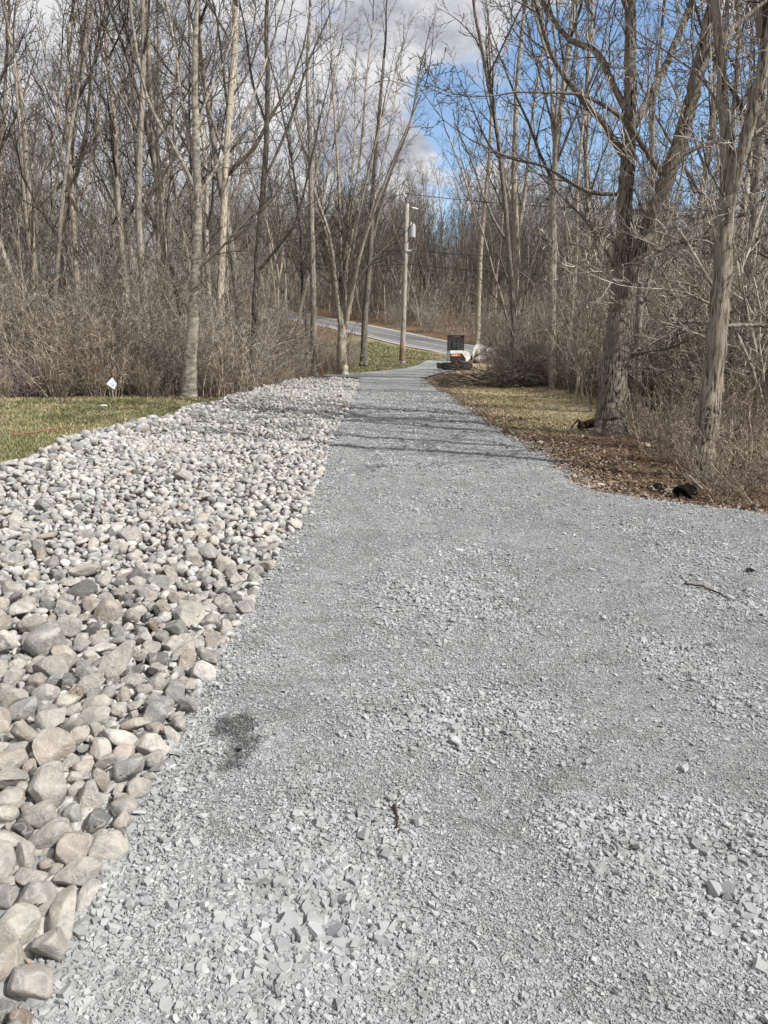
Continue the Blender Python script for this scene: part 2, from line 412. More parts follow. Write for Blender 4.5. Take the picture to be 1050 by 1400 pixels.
# paved road on the rise
def catmull(P, n=8):
    P = [np.array(p, float) for p in P]; P = [2*P[0]-P[1]]+P+[2*P[-1]-P[-2]]; out = []
    for i in range(1, len(P)-2):
        for t in np.linspace(0, 1, n, endpoint=False):
            a, b_, c, d = P[i-1:i+3]
            out.append(.5*(2*b_+(c-a)*t+(2*a-5*b_+4*c-d)*t*t+(3*b_-3*c+d-a)*t**3))
    out.append(P[-2]); return np.array(out)
RC = catmull([(-60, 190), (-24, 134), (-7.6, 104.5), (0, 88.5), (6, 75.5), (14, 66.5), (40, 60), (90, 58)], 14)
def strip(name, c0, c1, zoff, mat, label, cat):
    d = np.gradient(RC, axis=0); d /= np.linalg.norm(d, axis=1, keepdims=True)
    nrm = np.stack([d[:, 1], -d[:, 0]], 1)
    w = np.linspace(c0, c1, 9); X = RC[:, 0:1]+nrm[:, 0:1]*w; Y = RC[:, 1:2]+nrm[:, 1:2]*w
    z = np.minimum(rise(Y), 8+.085*(Y-58))+.05+zoff
    o = link(name, grid_mesh(name, X, Y, z, mat)); return tag(o, label, cat, kind='structure')
strip('road_shoulder', -3.1, 3.1, 0.0, M['shoulder'], 'pale gravel shoulder on both sides of the paved road', 'shoulder')
strip('road', -2.5, 2.5, .03, M['road'], 'grey paved road climbing to the left behind the pole', 'road')
strip('road_marking', -2.36, -2.26, .036, M['line'], 'white edge line along the far side of the road', 'road marking')
strip('road_marking', 2.26, 2.36, .036, M['line'], 'white edge line along the near side of the road', 'road marking')
strip('road_marking', -.10, .02, .036, M['yellow'], 'pale worn centre line of the paved road', 'road marking')

# ------------------------------------------------------------------ chips of crushed stone on the drive (uncountable)
def chips(name, x, y, z, s, tone, mat, thick=(.18, .45), tilt=.35, extra=None, n=6):
    N = len(x)
    ang = (np.arange(n)*2*pi/n)[None]+RNG.uniform(-.45, .45, (N, n))
    rr = RNG.uniform(.42, 1.2, (N, n)); el = RNG.uniform(.34, .95, (N, 1))
    tx = np.cos(ang)*rr; ty = np.sin(ang)*rr*el
    h = RNG.uniform(*thick, (N, 1))
    top = np.stack([tx*.86, ty*.86, np.repeat(h, n, 1)+RNG.uniform(-.06, .06, (N, n))], -1)
    bot = np.stack([tx, ty, np.repeat(-h, n, 1)], -1)
    P = np.concatenate([top, bot], 1)*s[:, None, None]
    a = RNG.normal(0, tilt, N); b_ = RNG.normal(0, tilt, N); c = RNG.uniform(0, 2*pi, N)
    ca, sa, cb, sb, cc, sc = np.cos(a), np.sin(a), np.cos(b_), np.sin(b_), np.cos(c), np.sin(c)
    X = P[..., 0]; Yv = P[..., 1]; Z = P[..., 2]
    X, Yv = X*cc[:, None]-Yv*sc[:, None], X*sc[:, None]+Yv*cc[:, None]
    Yv, Z = Yv*ca[:, None]-Z*sa[:, None], Yv*sa[:, None]+Z*ca[:, None]
    X, Z = X*cb[:, None]+Z*sb[:, None], -X*sb[:, None]+Z*cb[:, None]
    V = np.stack([X+x[:, None], Yv+y[:, None], Z+z[:, None]], -1).reshape(-1, 3)
    o = np.arange(N)[:, None]*2*n
    ft = o+np.arange(n)[None]
    i = np.arange(n); j = (i+1) % n
    fs = (o[:, :, None]+np.stack([i, i+n, j+n, j], -1)[None]).reshape(-1, 4)
    at = {'tone': ('FLOAT', np.repeat(tone, 2*n))} if extra is None else extra(np.repeat(np.arange(N), 2*n))
    if mat is M['chips']: at['stain'] = ('FLOAT', np.repeat(stain(x, y), 2*n))
    return link(name, mesh_np(name, V, [ft, fs], mat, False, at))
N = 800000
t = RNG.random(N); y = 1/(1/1.25-t*(1/1.25-1/30)); y = np.where(RNG.random(N) < .40, 3.5+RNG.random(N)**1.6*24, y); x = RNG.uniform(-1, 1, N)*(.56*y+.9)
coarse = .5*sstep(.52, .68, fbm(x*1.3+7, y*.9+2, 3))
cx, cy = atg(400, 1250); coarse = np.maximum(coarse, .85*np.exp(-(((x-cx)/.30)**2+((y-cy)/.34)**2)))
cx, cy = atg(600, 820); coarse = np.maximum(coarse, .7*np.exp(-(((x-cx)/.8)**2+((y-cy)/.8)**2)))
cx, cy = atg(620, 985); coarse = np.maximum(coarse, .8*np.exp(-(((x-cx)/.5)**2+((y-cy)/.35)**2)))
coarse = coarse*(1-.85*np.minimum(wheel_track(x, y), 1)*sstep(1.9, 3.0, y))
edge = np.exp(-np.clip(x-left_edge(y), 0, 9)/.16); coarse = np.maximum(coarse, edge*.9)
s = np.exp(RNG.normal(0, .45, N))*(.0034+.0070*coarse)
big = RNG.random(N) < .006+.02*coarse; s = np.where(big, s*1.7+.005, s)
s = np.clip(np.maximum(s, (.72+.35*coarse)*y/761*np.exp(RNG.normal(0, .4, N))), .003, .05)
keep = (x > left_edge(y)-.3*RNG.random(N)**2) & (x < right_edge(y)+.25*RNG.random(N)) & (RNG.random(N) < .75+.25*coarse)
x, y, s, coarse = x[keep], y[keep], s[keep], coarse[keep]; s = np.where(x < left_edge(y)-.02, np.minimum(s*.6, .009), s); tone_k = np.where(x < left_edge(y)-.02, .7, 1)
z = drive_z(x, y)+s*RNG.uniform(.0, .55, len(s))
tone = np.clip(RNG.normal(.68, .2+.06*sstep(3, 8, y), len(x)), .0, 1.1)*tone_k
o = chips('gravel_chips', x, y, z, s, tone, M['chips'], thick=(.10, .28), tilt=.27)
tag(o, 'loose angular chips of pale grey slate strewn over the drive', 'gravel', kind='stuff')

# earth clods and pebbles along the verge
N = 26000
t = RNG.random(N); y = 1/(1/6.2-t*(1/6.2-1/42)); x = right_edge(y)+RNG.exponential(.42, N)*np.where(y < 12, 1.0, 1.3)-.08
s = np.exp(RNG.normal(0, .5, N))*.011; s = np.maximum(s, .8*y/761)
cl = np.array([(.11, .075, .05), (.18, .13, .09), (.27, .21, .155), (.33, .31, .28), (.065, .042, .03)])
ci = RNG.choice(5, N, p=[.33, .27, .15, .07, .18])
cc = cl[ci]*RNG.uniform(.8, 1.2, (N, 1))
o = chips('soil_clods', x, y, height(x, y)-.01+s*.2, s, np.zeros(N), M['tint'], (.3, .7), .5, lambda r: {'tint': ('FLOAT_COLOR', np.concatenate([cc[r], np.ones((len(r), 1))], 1))})
tag(o, 'brown crumbly earth and pebbles spread along the right verge', 'soil', kind='stuff')

# ------------------------------------------------------------------ river cobbles
import bmesh
def ico(sub):
    bm = bmesh.new(); bmesh.ops.create_icosphere(bm, subdivisions=sub, radius=1)
    v = np.array([p.co[:] for p in bm.verts]); f = np.array([[p.index for p in q.verts] for q in bm.faces]); bm.free(); return v, f
ICO = {k: ico(k) for k in (2, 3, 4)}
STONE = []
for k in range(28):
    planes = []
    for q in range(random.randint(5, 11)):
        n_ = np.array([random.gauss(0, 1) for _ in range(3)]); n_ /= np.linalg.norm(n_); planes.append((n_, U(.48, .82)))
    ph = [np.array([random.gauss(0, 1.5) for _ in range(3)]) for _ in range(4)]; of = [U(0, 6) for _ in range(4)]
    kind = k % 4     # round, oblong, flat, blocky
    ax = [(1, .86, .74), (1, .62, .55), (1, .80, .42), (1, .80, .66)][kind]
    STONE.append((planes, ph, of, ax, kind))
def stone_shape(k, sub):
    planes, ph, of, ax, kind = STONE[k]; v = ICO[sub][0].copy()
    r = 1+sum(.07*np.sin(v @ p+o_) for p, o_ in zip(ph, of)); v = v*r[:, None]
    for n_, c in planes:
        d = v @ n_; e = np.clip(d-c, 0, None); v = v-(e*(1.0 if kind == 3 else .9))[:, None]*n_[None]
    if sub > 2: v = v*(1+.012*np.sin(v*9+of[0]).sum(1))[:, None]
    return v*np.array(ax)[None]
SH = {s_: [stone_shape(k, s_) for k in range(28)] for s_ in (2, 3, 4)}
PAL = [('pale grey', (.40, .39, .365), .50), ('tan', (.40, .355, .30), .14), ('pinkish', (.40, .345, .31), .04), ('blue-grey', (.28, .292, .30), .18), ('dark slate', (.17, .177, .18), .06), ('whitish', (.53, .52, .495), .08), ('rusty', (.36, .26, .17), .006)]
pn = np.array([p[2] for p in PAL]); pn /= pn.sum()
# darts: big stones first
cand = []
for k in range(150000):
    yq = 1/(1/1.0-RNG.random()*(1/1.0-1/38)) if RNG.random() < .45 else RNG.uniform(1, 38)
    lo = max(rock_edge(yq)-.1, -.62*yq-1.6); hi = left_edge(yq)+.04
    if lo >= hi: continue
    xq = RNG.uniform(lo, hi); r = .0285*math.exp(RNG.normal(0, .36))
    r *= 1+.22*math.exp(-max(yq-1.4, 0)/1.1)
    if xq-rock_edge(yq) < .5: r *= 1.4
    if hi-xq < .25: r = min(r, .07)
    cand.append((min(max(r, .017), .12), xq, yq))
cand.sort(reverse=True)
cell = {}; placed = []
for r, xq, yq in cand:
    gx, gy = int(math.floor(xq/.25)), int(math.floor(yq/.25)); ok = True
    for i in (-1, 0, 1):
        for j in (-1, 0, 1):
            for (r2, x2, y2) in cell.get((gx+i, gy+j), ()):
                if (xq-x2)**2+(yq-y2)**2 < (.76*(r+r2))**2: ok = False; break
            if not ok: break
        if not ok: break
    if ok: cell.setdefault((gx, gy), []).append((r, xq, yq)); placed.append((r, xq, yq))
stones = []
for r, xq, yq in placed:
    k = RNG.integers(28); zz = float(rock_h(xq, yq))+r*.42
    stones.append(dict(k=int(k), r=r*1.12, p=(xq, yq, zz), rot=(RNG.normal(0, .42), RNG.normal(0, .42), RNG.uniform(0, 6.28)), c=int(RNG.choice(len(PAL), p=pn)), top=True))
for k in range(22000):      # the layer beneath
    yq = 1/(1/1.0-RNG.random()*(1/1.0-1/30)); lo = max(rock_edge(yq), -.62*yq-1.4); hi = left_edge(yq)-.03
    if lo >= hi: continue
    xq = RNG.uniform(lo, hi); r = .036*math.exp(RNG.normal(0, .3))
    stones.append(dict(k=int(RNG.integers(28)), r=r, p=(xq, yq, float(rock_h(xq, yq))-.025), rot=(RNG.normal(0, .5), RNG.normal(0, .5), RNG.uniform(0, 6.28)), c=int(RNG.choice(len(PAL), p=pn)), top=False))
def eul(r):
    from mathutils import Euler
    return np.array(Euler(r).to_matrix())
for q in stones:
    q['px'], q['py'], q['d'] = proj(*q['p']); q['size'] = q['r']*2*F/q['d']
    q['col'] = tuple(np.clip((np.array(PAL[q['c']][1])*.5+np.mean(PAL[q['c']][1])*.5*np.array([1.01, 1, .975]))*RNG.uniform(.84, 1.14)*RNG.uniform(.985, 1.015, 3), .03, .8))
vis = [q for q in stones if q['top'] and -q['size']*.3 < q['px'] < 1050 and q['py']-q['size']*.3 < 1400]
vis.sort(key=lambda q: -q['size']); solo = vis[:300]; solo_ids = set(id(q) for q in solo)
stone_me = []
for k in range(28): stone_me.append(mesh_np('cobblestone', SH[4][k], [ICO[4][1]], M['stone_obj'], True))
KN = ['rounded', 'oblong', 'flat', 'blocky']; ORD = ['nearest', 'second nearest', 'third nearest', 'fourth nearest', 'fifth nearest', 'sixth nearest', 'seventh nearest', 'eighth nearest', 'ninth nearest', 'tenth nearest', 'eleventh nearest', 'twelfth nearest']
# landmark stones: the largest of the rarer colours, each described by its own look
marks = []; seen = set()
for q in solo:
    if not (30 < q['px'] < 1050 and q['py'] < 1370): continue
    d = (PAL[q['c']][0], KN[STONE[q['k']][4]])
    if d in seen or len(marks) >= 12: continue
    if any((q['px']-m_['px'])**2+(q['py']-m_['py'])**2 < 70**2 for m_ in marks): continue
    seen.add(d); q['mark'] = 'the biggest %s %s cobble' % d; marks.append(q)
used = {}
for q in sorted(solo, key=lambda q: min((q['px']-m_['px'])**2+(q['py']-m_['py'])**2 for m_ in marks)):
    col, sh = PAL[q['c']][0], KN[STONE[q['k']][4]]
    if 'mark' in q:
        q['label'] = 'biggest %s %s cobble of the near rock bed' % (col, sh); continue
    m_ = min(marks, key=lambda m2: (q['px']-m2['px'])**2+(q['py']-m2['py'])**2)
    dx, dy = q['px']-m_['px'], q['py']-m_['py']
    side = ('right of' if dx > 0 else 'left of') if abs(dx) > abs(dy) else ('below' if dy > 0 else 'above')
    key = (col, sh, side, id(m_)); n_ = used.get(key, 0); used[key] = n_+1
    q['label'] = '%s %s cobble, %s %s %s' % (col, sh, ORD[min(n_, 11)], side, m_['mark'])
for q in solo:
    o = bpy.data.objects.new('cobblestone', stone_me[q['k']]); COL.objects.link(o)
    o.location = q['p']; o.rotation_euler = q['rot']; o.scale = (q['r'],)*3; o.color = (q['col'][0]*1.24, q['col'][1]*1.2, q['col'][2]*1.14, 1)
    tag(o, q['label'], 'cobble', 'cobbles of the rock bed beside the drive')
V = []; FC = []; T = []; o_ = 0
for q in stones:
    if id(q) in solo_ids: continue
    sub = 3 if q['d'] < 5 and q['top'] else 2
    v = SH[sub][q['k']]*q['r'] @ eul(q['rot']).T+np.array(q['p'])
    V.append(v); FC.append(ICO[sub][1]+o_); o_ += len(v); T.append(np.repeat(np.array([[*q['col'], 1]]), len(v), 0))
o = link('cobble_bed', mesh_np('cobble_bed', np.concatenate(V), [np.concatenate(FC)], M['stone_attr'], True, {'tint': ('FLOAT_COLOR', np.concatenate(T))}))
tag(o, 'long bed of pale rounded river cobbles along the left of the drive', 'cobbles', kind='stuff')
print('stones', len(placed), len(stones))

# ------------------------------------------------------------------ branches
def nrm(d):
    l = math.sqrt(d[0]*d[0]+d[1]*d[1]+d[2]*d[2])+1e-9; return (d[0]/l, d[1]/l, d[2]/l)
def turn(d, ang, az):
    a = (0, 0, 1) if abs(d[2]) < .9 else (1, 0, 0)
    u = nrm((d[1]*a[2]-d[2]*a[1], d[2]*a[0]-d[0]*a[2], d[0]*a[1]-d[1]*a[0]))
    w = (d[1]*u[2]-d[2]*u[1], d[2]*u[0]-d[0]*u[2], d[0]*u[1]-d[1]*u[0])
    c, s_ = cos(ang), sin(ang); e = (cos(az), sin(az))
    return nrm(tuple(d[i]*c+s_*(u[i]*e[0]+w[i]*e[1]) for i in range(3)))
def grow(out, p, d, L, r, lvl, cfg):
    """one branch and its children; out[lvl] collects (pts, radii)"""
    n = cfg['seg'][lvl]; wob = cfg['wob'][lvl]; up = cfg['up'][lvl]; st = L/n
    pts = [p]; ds = [d]; rs = [r]; rend = max(r*cfg['tip'][lvl], cfg['rmin'])
    for i in range(n):
        d = nrm((d[0]+random.gauss(0, wob), d[1]+random.gauss(0, wob), d[2]+random.gauss(0, wob)+up))
        p = (p[0]+d[0]*st, p[1]+d[1]*st, p[2]+d[2]*st); pts.append(p); ds.append(d)
        rs.append(r+(rend-r)*(i+1)/n)
    out.setdefault(lvl, []).append((pts, rs))
    if lvl >= cfg['max']: return
    spawn(out, pts, ds, rs, L, lvl, cfg)
def spawn(out, pts, ds, rs, L, lvl, cfg, t0=None, nc=None, lr=None):
    n = len(pts)-1; nc = nc if nc is not None else cfg['nc'][lvl]; az = U(0, 6.28); t0 = cfg['t0'][lvl] if t0 is None else t0
    nc = max(1, int(nc*U(.8, 1.2)+.5))
    for c in range(nc):
        t = t0+(1-t0)*(c+U(.1, .9))/nc; f = t*n; i = min(int(f), n-1); f -= i
        q = tuple(pts[i][k]*(1-f)+pts[i+1][k]*f for k in range(3)); rr = rs[i]*(1-f)+rs[i+1]*f
        az += 2.4+U(-.6, .6); ang = U(*cfg['ang'][lvl])
        CL = (lr or L)*cfg['ratio'][lvl]*U(.6, 1.25)*(1-.45*t)
        cr = min(rr*U(.45, .7), max(cfg['rmin'], CL*cfg.get('slim', .014)))
        grow(out, q, turn(ds[min(i+1, n)], ang, az), CL, max(cr, cfg['rmin']), lvl+1, cfg)
def tree_meshes(name, out, split, bmat, tmat):
    tr = [p for l, L in out.items() if l <= split for p in L]; cr = [p for l, L in out.items() if l > split for p in L]
    v, f = tubes(tr); me1 = mesh_np('trunk', v, f, bmat)
    v, f = tubes(cr); me2 = mesh_np('crown', v, f, tmat, True, {'tone': ('FLOAT', tubes.tone)})
    return me1, me2

# ------------------------------------------------------------------ landmark trees, limb by limb
CFG_H = dict(seg=[10, 5, 4, 3, 3], wob=[.04, .11, .16, .2, .22], up=[.02, .07, .07, .05, .04], tip=[.3, .25, .3, .4, .6], rmin=.0055, max=4,
             nc=[9, 7, 5, 4, 0], t0=[.15, .15, .12, .1, 0], ang=[(.5, .95), (.45, .9), (.45, .95), (.45, 1.0), (0, 0)], ratio=[.3, .55, .55, .5, .5], slim=.011)
def hero(name, label, Y, limbs, bmat, tmat, cfg=CFG_H, ext=3.0, dens=1.0, zbase=None, twl=1.6, group=None, cat='tree'):
    out = {0: []}; L3 = []; base = atd(limbs[0][1][0][0], limbs[0][1][0][1], Y)
    for (par, pts, slope) in limbs:
        Ya = Y
        if par is not None:
            p0 = atd(pts[0][0], pts[0][1], Y); best = 1e9
            for q in L3[par][0]:
                qx, qy, qd = proj(*q); dd = (qx-pts[0][0])**2+(qy-pts[0][1])**2
                if dd < best: best = dd; Ya = q[1]
        P = []; a0 = atd(pts[0][0], pts[0][1], Ya)
        for i, (px, py, w) in enumerate(pts):
            q = atd(px, py, Ya); dist = math.hypot(q[0]-a0[0], q[2]-a0[2]); q = atd(px, py, Ya+slope*dist)
            P.append((*q, w*.5*(q[1]*CP-(q[2]-EYE)*SP)/F))
        if par is None and not L3:
            b = P[0]; P = [(b[0], b[1], b[2]-.3, b[3]*1.4), (b[0], b[1], b[2]-.02, b[3]*1.18), (b[0]*.8+P[1][0]*.2, b[1], b[2]*.8+P[1][2]*.2, b[3]*1.0)]+P[1:]
        C = catmull(P, 7); C[:, 3] = np.maximum(C[:, 3], .004)
        if len(C) > 12: C[1:-1, :3] += RNG.normal(0, 1, (len(C)-2, 3))*C[1:-1, 3:4]*.07
        C[:, 3] *= .92
        pts3 = [tuple(c[:3]) for c in C]; rs = list(C[:, 3]); L3.append((pts3, rs)); out[0].append((pts3, rs))
        ds = [nrm(tuple(C[min(i+1, len(C)-1), :3]-C[max(i-1, 0), :3])) for i in range(len(C))]
        Ln = sum(math.dist(pts3[i], pts3[i+1]) for i in range(len(pts3)-1))
        if par is None and len(L3) == 1: spawn(out, pts3, ds, rs, Ln, 1, cfg, t0=.32, nc=max(4, Ln*1.5*dens), lr=twl*1.5)
        else: spawn(out, pts3, ds, rs, Ln, 1, cfg, t0=.15, nc=max(3, Ln*2.1*dens), lr=twl*1.5)
        if ext > 0:
            e = min(ext, max(1.7, rs[-1]*95))
            grow(out, pts3[-1], ds[-1], e, rs[-1], 1, dict(cfg, nc=[6, 6, 4, 3, 0]))
    # lvl-1 continuation of limbs belongs to the trunk mesh, thinner growth to the crown
    for l in out: out[l] = [([(p[0]-base[0], p[1]-base[1], p[2]-base[2]) for p in pts], rs) for pts, rs in out[l]]
    me1, me2 = tree_meshes(name, out, 0, bmat, tmat)
    root = empty(name, base); link('trunk', me1, root); link('crown', me2, root)
    print(name, sum(len(v) for v in out.values()))
    return tag(root, label, cat, group)

R1 = [
 (None, [(833, 590, 45), (838, 520, 41), (847, 440, 36), (851, 395, 34), (852, 345, 25), (857, 240, 22), (861, 150, 19), (862, 60, 17), (861, -40, 15), (858, -160, 12), (866, -260, 8)], .03),
 (0, [(848, 455, 10), (853, 420, 20), (864, 380, 27), (880, 335, 27), (905, 262, 25), (930, 190, 23), (950, 120, 21), (965, 50, 19), (982, -30, 17), (1005, -150, 12), (1020, -260, 7)], -.12),
 (0, [(853, 212, 12), (825, 170, 10), (792, 130, 9), (757, 80, 7), (737, 20, 6), (722, -30, 5), (705, -110, 3)], -.3),
 (0, [(857, 152, 11), (840, 120, 10), (816, 72, 9), (780, 55, 8), (753, 22, 7), (735, -15, 6), (700, -90, 3)], .35),
 (0, [(862, 178, 14), (880, 148, 13), (900, 110, 11), (925, 55, 10), (946, 0, 9), (958, -60, 7), (965, -150, 4)], .5),
 (0, [(846, 266, 6), (810, 263, 6), (780, 250, 5), (745, 228, 4), (700, 217, 3), (645, 192, 2)], -.4),
 (1, [(906, 240, 9), (882, 205, 8), (856, 166, 7), (806, 134, 5), (768, 127, 4), (705, 126, 2.5)], -.4),
 (1, [(932, 212, 8), (970, 195, 6), (1000, 186, 5), (1060, 178, 3)], .3),
 (1, [(868, 368, 9), (908, 336, 8), (950, 327, 7), (985, 314, 5), (1020, 290, 3)], .3),
 (0, [(858, 490, 9), (880, 470, 9), (905, 449, 8), (930, 440, 6), (970, 440, 4), (1010, 430, 2)], .2),
 (0, [(859, 488, 7), (885, 480, 6), (920, 474, 5), (965, 450, 3)], -.3),
 (0, [(846, 385, 6), (832, 350, 4), (800, 302, 3), (765, 265, 2)], .2),
 (1, [(955, 95, 10), (985, 55, 8), (1030, 15, 6), (1075, -20, 4)], .4),
 (0, [(861, 20, 8), (835, -40, 6), (800, -110, 4), (770, -180, 2)], -.2),
]
hero('forked_tree', 'big furrowed tree forking into two thick stems at right verge', atg(833, 590)[1], R1, M['bark_big'], M['twig'], ext=3.0, dens=1.15)
R2 = [
 (None, [(957, 648, 36), (972, 540, 31), (983, 430, 28), (990, 330, 27), (996, 240, 24), (991, 155, 16), (983, 60, 13), (977, -30, 12), (985, -160, 8), (975, -300, 4)], .02),
 (0, [(990, 345, 10), (995, 300, 16), (1003, 250, 19), (1020, 190, 18), (1038, 112, 18), (1055, 40, 17), (1075, -40, 15), (1105, -190, 9)], -.1),
 (0, [(985, 446, 7), (1015, 445, 7), (1060, 443, 6), (1110, 430, 4)], .2),
 (0, [(998, 362, 8), (1020, 340, 6), (1052, 314, 5), (1100, 270, 3)], -.2),
 (0, [(980, 420, 5), (955, 408, 4), (935, 400, 3), (905, 395, 2)], -.4),
 (0, [(993, 170, 5), (965, 115, 4), (925, 80, 3), (880, 50, 2)], .3),
 (1, [(1022, 190, 6), (1050, 170, 5), (1090, 140, 4)], .3),
]
hero('y_shaped_tree', 'tall shaggy tree splitting into a Y at the right edge', atg(957, 648)[1], R2, M['bark_shag'], M['twig_light'], ext=2.5, dens=1.0, twl=1.2)
L1 = [
 (None, [(258, 541, 21), (263, 440, 17), (268, 370, 15), (270, 300, 13), (268, 190, 11), (266, 110, 9), (268, 40, 7), (272, -60, 4)], 0),
 (0, [(268, 262, 7), (245, 215, 6), (210, 155, 5), (195, 110, 4.5), (182, 40, 4), (174, -40, 3)], -.2),
 (0, [(269, 272, 6), (285, 246, 5), (310, 205, 4), (340, 150, 3.5), (365, 80, 3)], .2),
 (0, [(266, 372, 5), (300, 341, 4), (340, 300, 3.5), (372, 272, 3), (400, 225, 2)], -.3),
 (0, [(268, 180, 5), (285, 130, 4), (310, 75, 3), (325, 10, 2.5)], .3),
 (0, [(267, 215, 5), (250, 150, 4), (240, 70, 3), (225, -10, 2.5)], .3),
]
hero('birch_tree', 'pale barked birch rising from the left thicket by the rocks', 24.6, L1, M['bark_birch'], M['twig'], ext=3.5, dens=.95, twl=2.2)
L2 = [
 (None, [(345, 525, 10), (348, 440, 9), (354, 330, 9), (362, 230, 8), (366, 120, 7), (364, 30, 6), (370, -60, 4)], 0),
 (0, [(350, 374, 5), (385, 331, 4), (406, 298, 3.5), (424, 225, 3), (440, 150, 2)], -.2),
 (0, [(364, 170, 4), (345, 110, 4), (335, 40, 3), (320, -30, 2)], .2),
 (0, [(360, 250, 4), (395, 170, 4), (420, 90, 3), (455, 10, 2)], .2),
]
hero('dark_tree', 'dark slim tree just right of the pale birch', 28.5, L2, M['bark_dark'], M['twig'], ext=3.5, dens=.95, twl=2.2)
L4 = [
 (None, [(468, 512, 17), (467, 480, 15), (468, 450, 12), (469, 410, 7), (470, 370, 5)], 0),
 (0, [(466, 452, 8), (460, 400, 7), (452, 330, 5), (440, 290, 4), (420, 230, 3), (405, 150, 2)], -.1),
 (0, [(468, 450, 8), (467, 390, 6), (465, 320, 5), (462, 230, 4), (455, 120, 3), (452, 40, 2)], .1),
 (0, [(470, 448, 7), (472, 385, 6), (478, 310, 5), (492, 220, 4), (500, 120, 3), (510, 30, 2)], .2),
 (0, [(472, 448, 8), (482, 395, 7), (496, 335, 5), (520, 265, 4), (548, 195, 3), (580, 120, 2)], -.2),
 (3, [(474, 360, 4), (488, 290, 4), (512, 200, 3), (540, 100, 2)], .2),
 (4, [(486, 385, 4), (515, 350, 3), (540, 330, 1.5)], -.3),
 (4, [(494, 345, 4), (510, 280, 3), (530, 190, 2.5), (548, 90, 1.5)], .2),
 (0, [(467, 455, 6), (456, 400, 5), (444, 310, 4), (432, 210, 3), (428, 110, 2)], .15),
 (0, [(471, 452, 6), (478, 400, 5), (486, 320, 4), (498, 260, 3), (522, 160, 2)], -.15),
 (3, [(472, 380, 3), (476, 300, 3), (484, 200, 2), (486, 90, 1.5)], .2),
 (1, [(456, 360, 3), (440, 300, 3), (418, 275, 2), (395, 262, 1.5)], .2),
]
hero('multi_stemmed_tree', 'pale multi-stemmed tree fanning out where the rock bed ends', atg(468, 512)[1], L4, M['bark_tan'], M['twig'], ext=4.5, dens=1.1, twl=2.8)
def slim(name, label, Y, base, pts, w, bmat='bark_tan', tmat='twig', dens=.75, extra=()):
    limbs = [(None, [(base[0], base[1], w)]+[(a, b_, w*k) for (a, b_), k in zip(pts, (.9, .8, .65, .5, .4, .3))], U(-.05, .05))]+list(extra)
    return hero(name, label, Y, limbs, M[bmat], M[tmat], ext=3.5, dens=dens, twl=2.4)
slim('slim_tree', 'brown slim trunk just right of the multi-stemmed tree', 49, (497, 492), [(500, 420), (506, 350), (510, 260), (518, 160), (525, 80)], 10, 'bark_grey', extra=[(0, [(506, 340, 5), (530, 250, 4), (560, 170, 3), (575, 90, 2)], .1)])
slim('slim_tree', 'straight grey trunk standing left of the multi-stemmed tree', 44, (430, 505), [(428, 400), (426, 300), (424, 200), (420, 100), (424, 10)], 10, 'bark_grey', extra=[(0, [(426, 260, 4), (445, 180, 3), (460, 90, 2)], .1), (0, [(425, 230, 4), (400, 150, 3), (390, 60, 2)], .1)])
slim('slim_tree', 'sunlit double trunk tree behind the brush pile right of the excavator', 39, (697, 505), [(702, 420), (706, 345), (703, 250), (706, 130), (716, 20)], 13, 'bark_tan', extra=[(0, [(705, 345, 7), (718, 260, 6), (728, 160, 4), (745, 50, 3)], .1), (0, [(704, 300, 5), (685, 220, 4), (672, 120, 3), (650, 30, 2)], -.1)])
slim('slim_tree', 'thin sunlit leaning trunk behind the excavator boom', 64, (652, 488), [(654, 420), (658, 330), (668, 230), (672, 130), (668, 50)], 8, 'bark_tan', extra=[(0, [(658, 335, 4), (640, 260, 3), (615, 190, 2)], .1)])
slim('slim_tree', 'slim straight trunk midway between double trunk tree and forked tree', 33, (755, 525), [(757, 430), (759, 330), (757, 220), (762, 110), (755, 20)], 7, 'bark_tan')
slim('slim_tree', 'slim trunk leaning slightly right, left of the forked tree', 31, (772, 530), [(780, 440), (788, 345), (790, 250), (800, 140), (812, 40)], 7, 'bark_tan', extra=[(0, [(786, 360, 4), (770, 290, 3), (740, 230, 2)], .1)])
slim('slim_tree', 'slim crooked trunk immediately behind the forked tree', 20, (872, 560), [(872, 470), (876, 380), (890, 270), (893, 160), (905, 40)], 12, 'bark_grey', extra=[(0, [(874, 430, 7), (900, 340, 5), (930, 250, 4), (945, 130, 3)], .1)])
slim('slim_tree', 'pale slim trunk left of the birch with long bare bole', 31, (232, 520), [(228, 400), (219, 280), (207, 160), (203, 60), (200, -20)], 11, 'bark_tan', extra=[(0, [(220, 285, 6), (235, 210, 4), (240, 120, 3)], .1)])
slim('slim_tree', 'pale trunk at the far left forking low in the wood', 30, (52, 510), [(48, 380), (38, 250), (30, 140), (12, 40)], 10, 'bark_tan', extra=[(0, [(47, 390, 6), (36, 300, 5), (28, 200, 4), (20, 80, 3)], -.1), (0, [(42, 290, 4), (75, 180, 3), (85, 60, 2)], .1)])
slim('slim_tree', 'grey straight trunk between far left fork and birch', 33, (112, 505), [(105, 380), (98, 260), (92, 150), (96, 30)], 9, 'bark_tan', extra=[(0, [(100, 300, 5), (130, 200, 4), (140, 80, 3)], .1)])

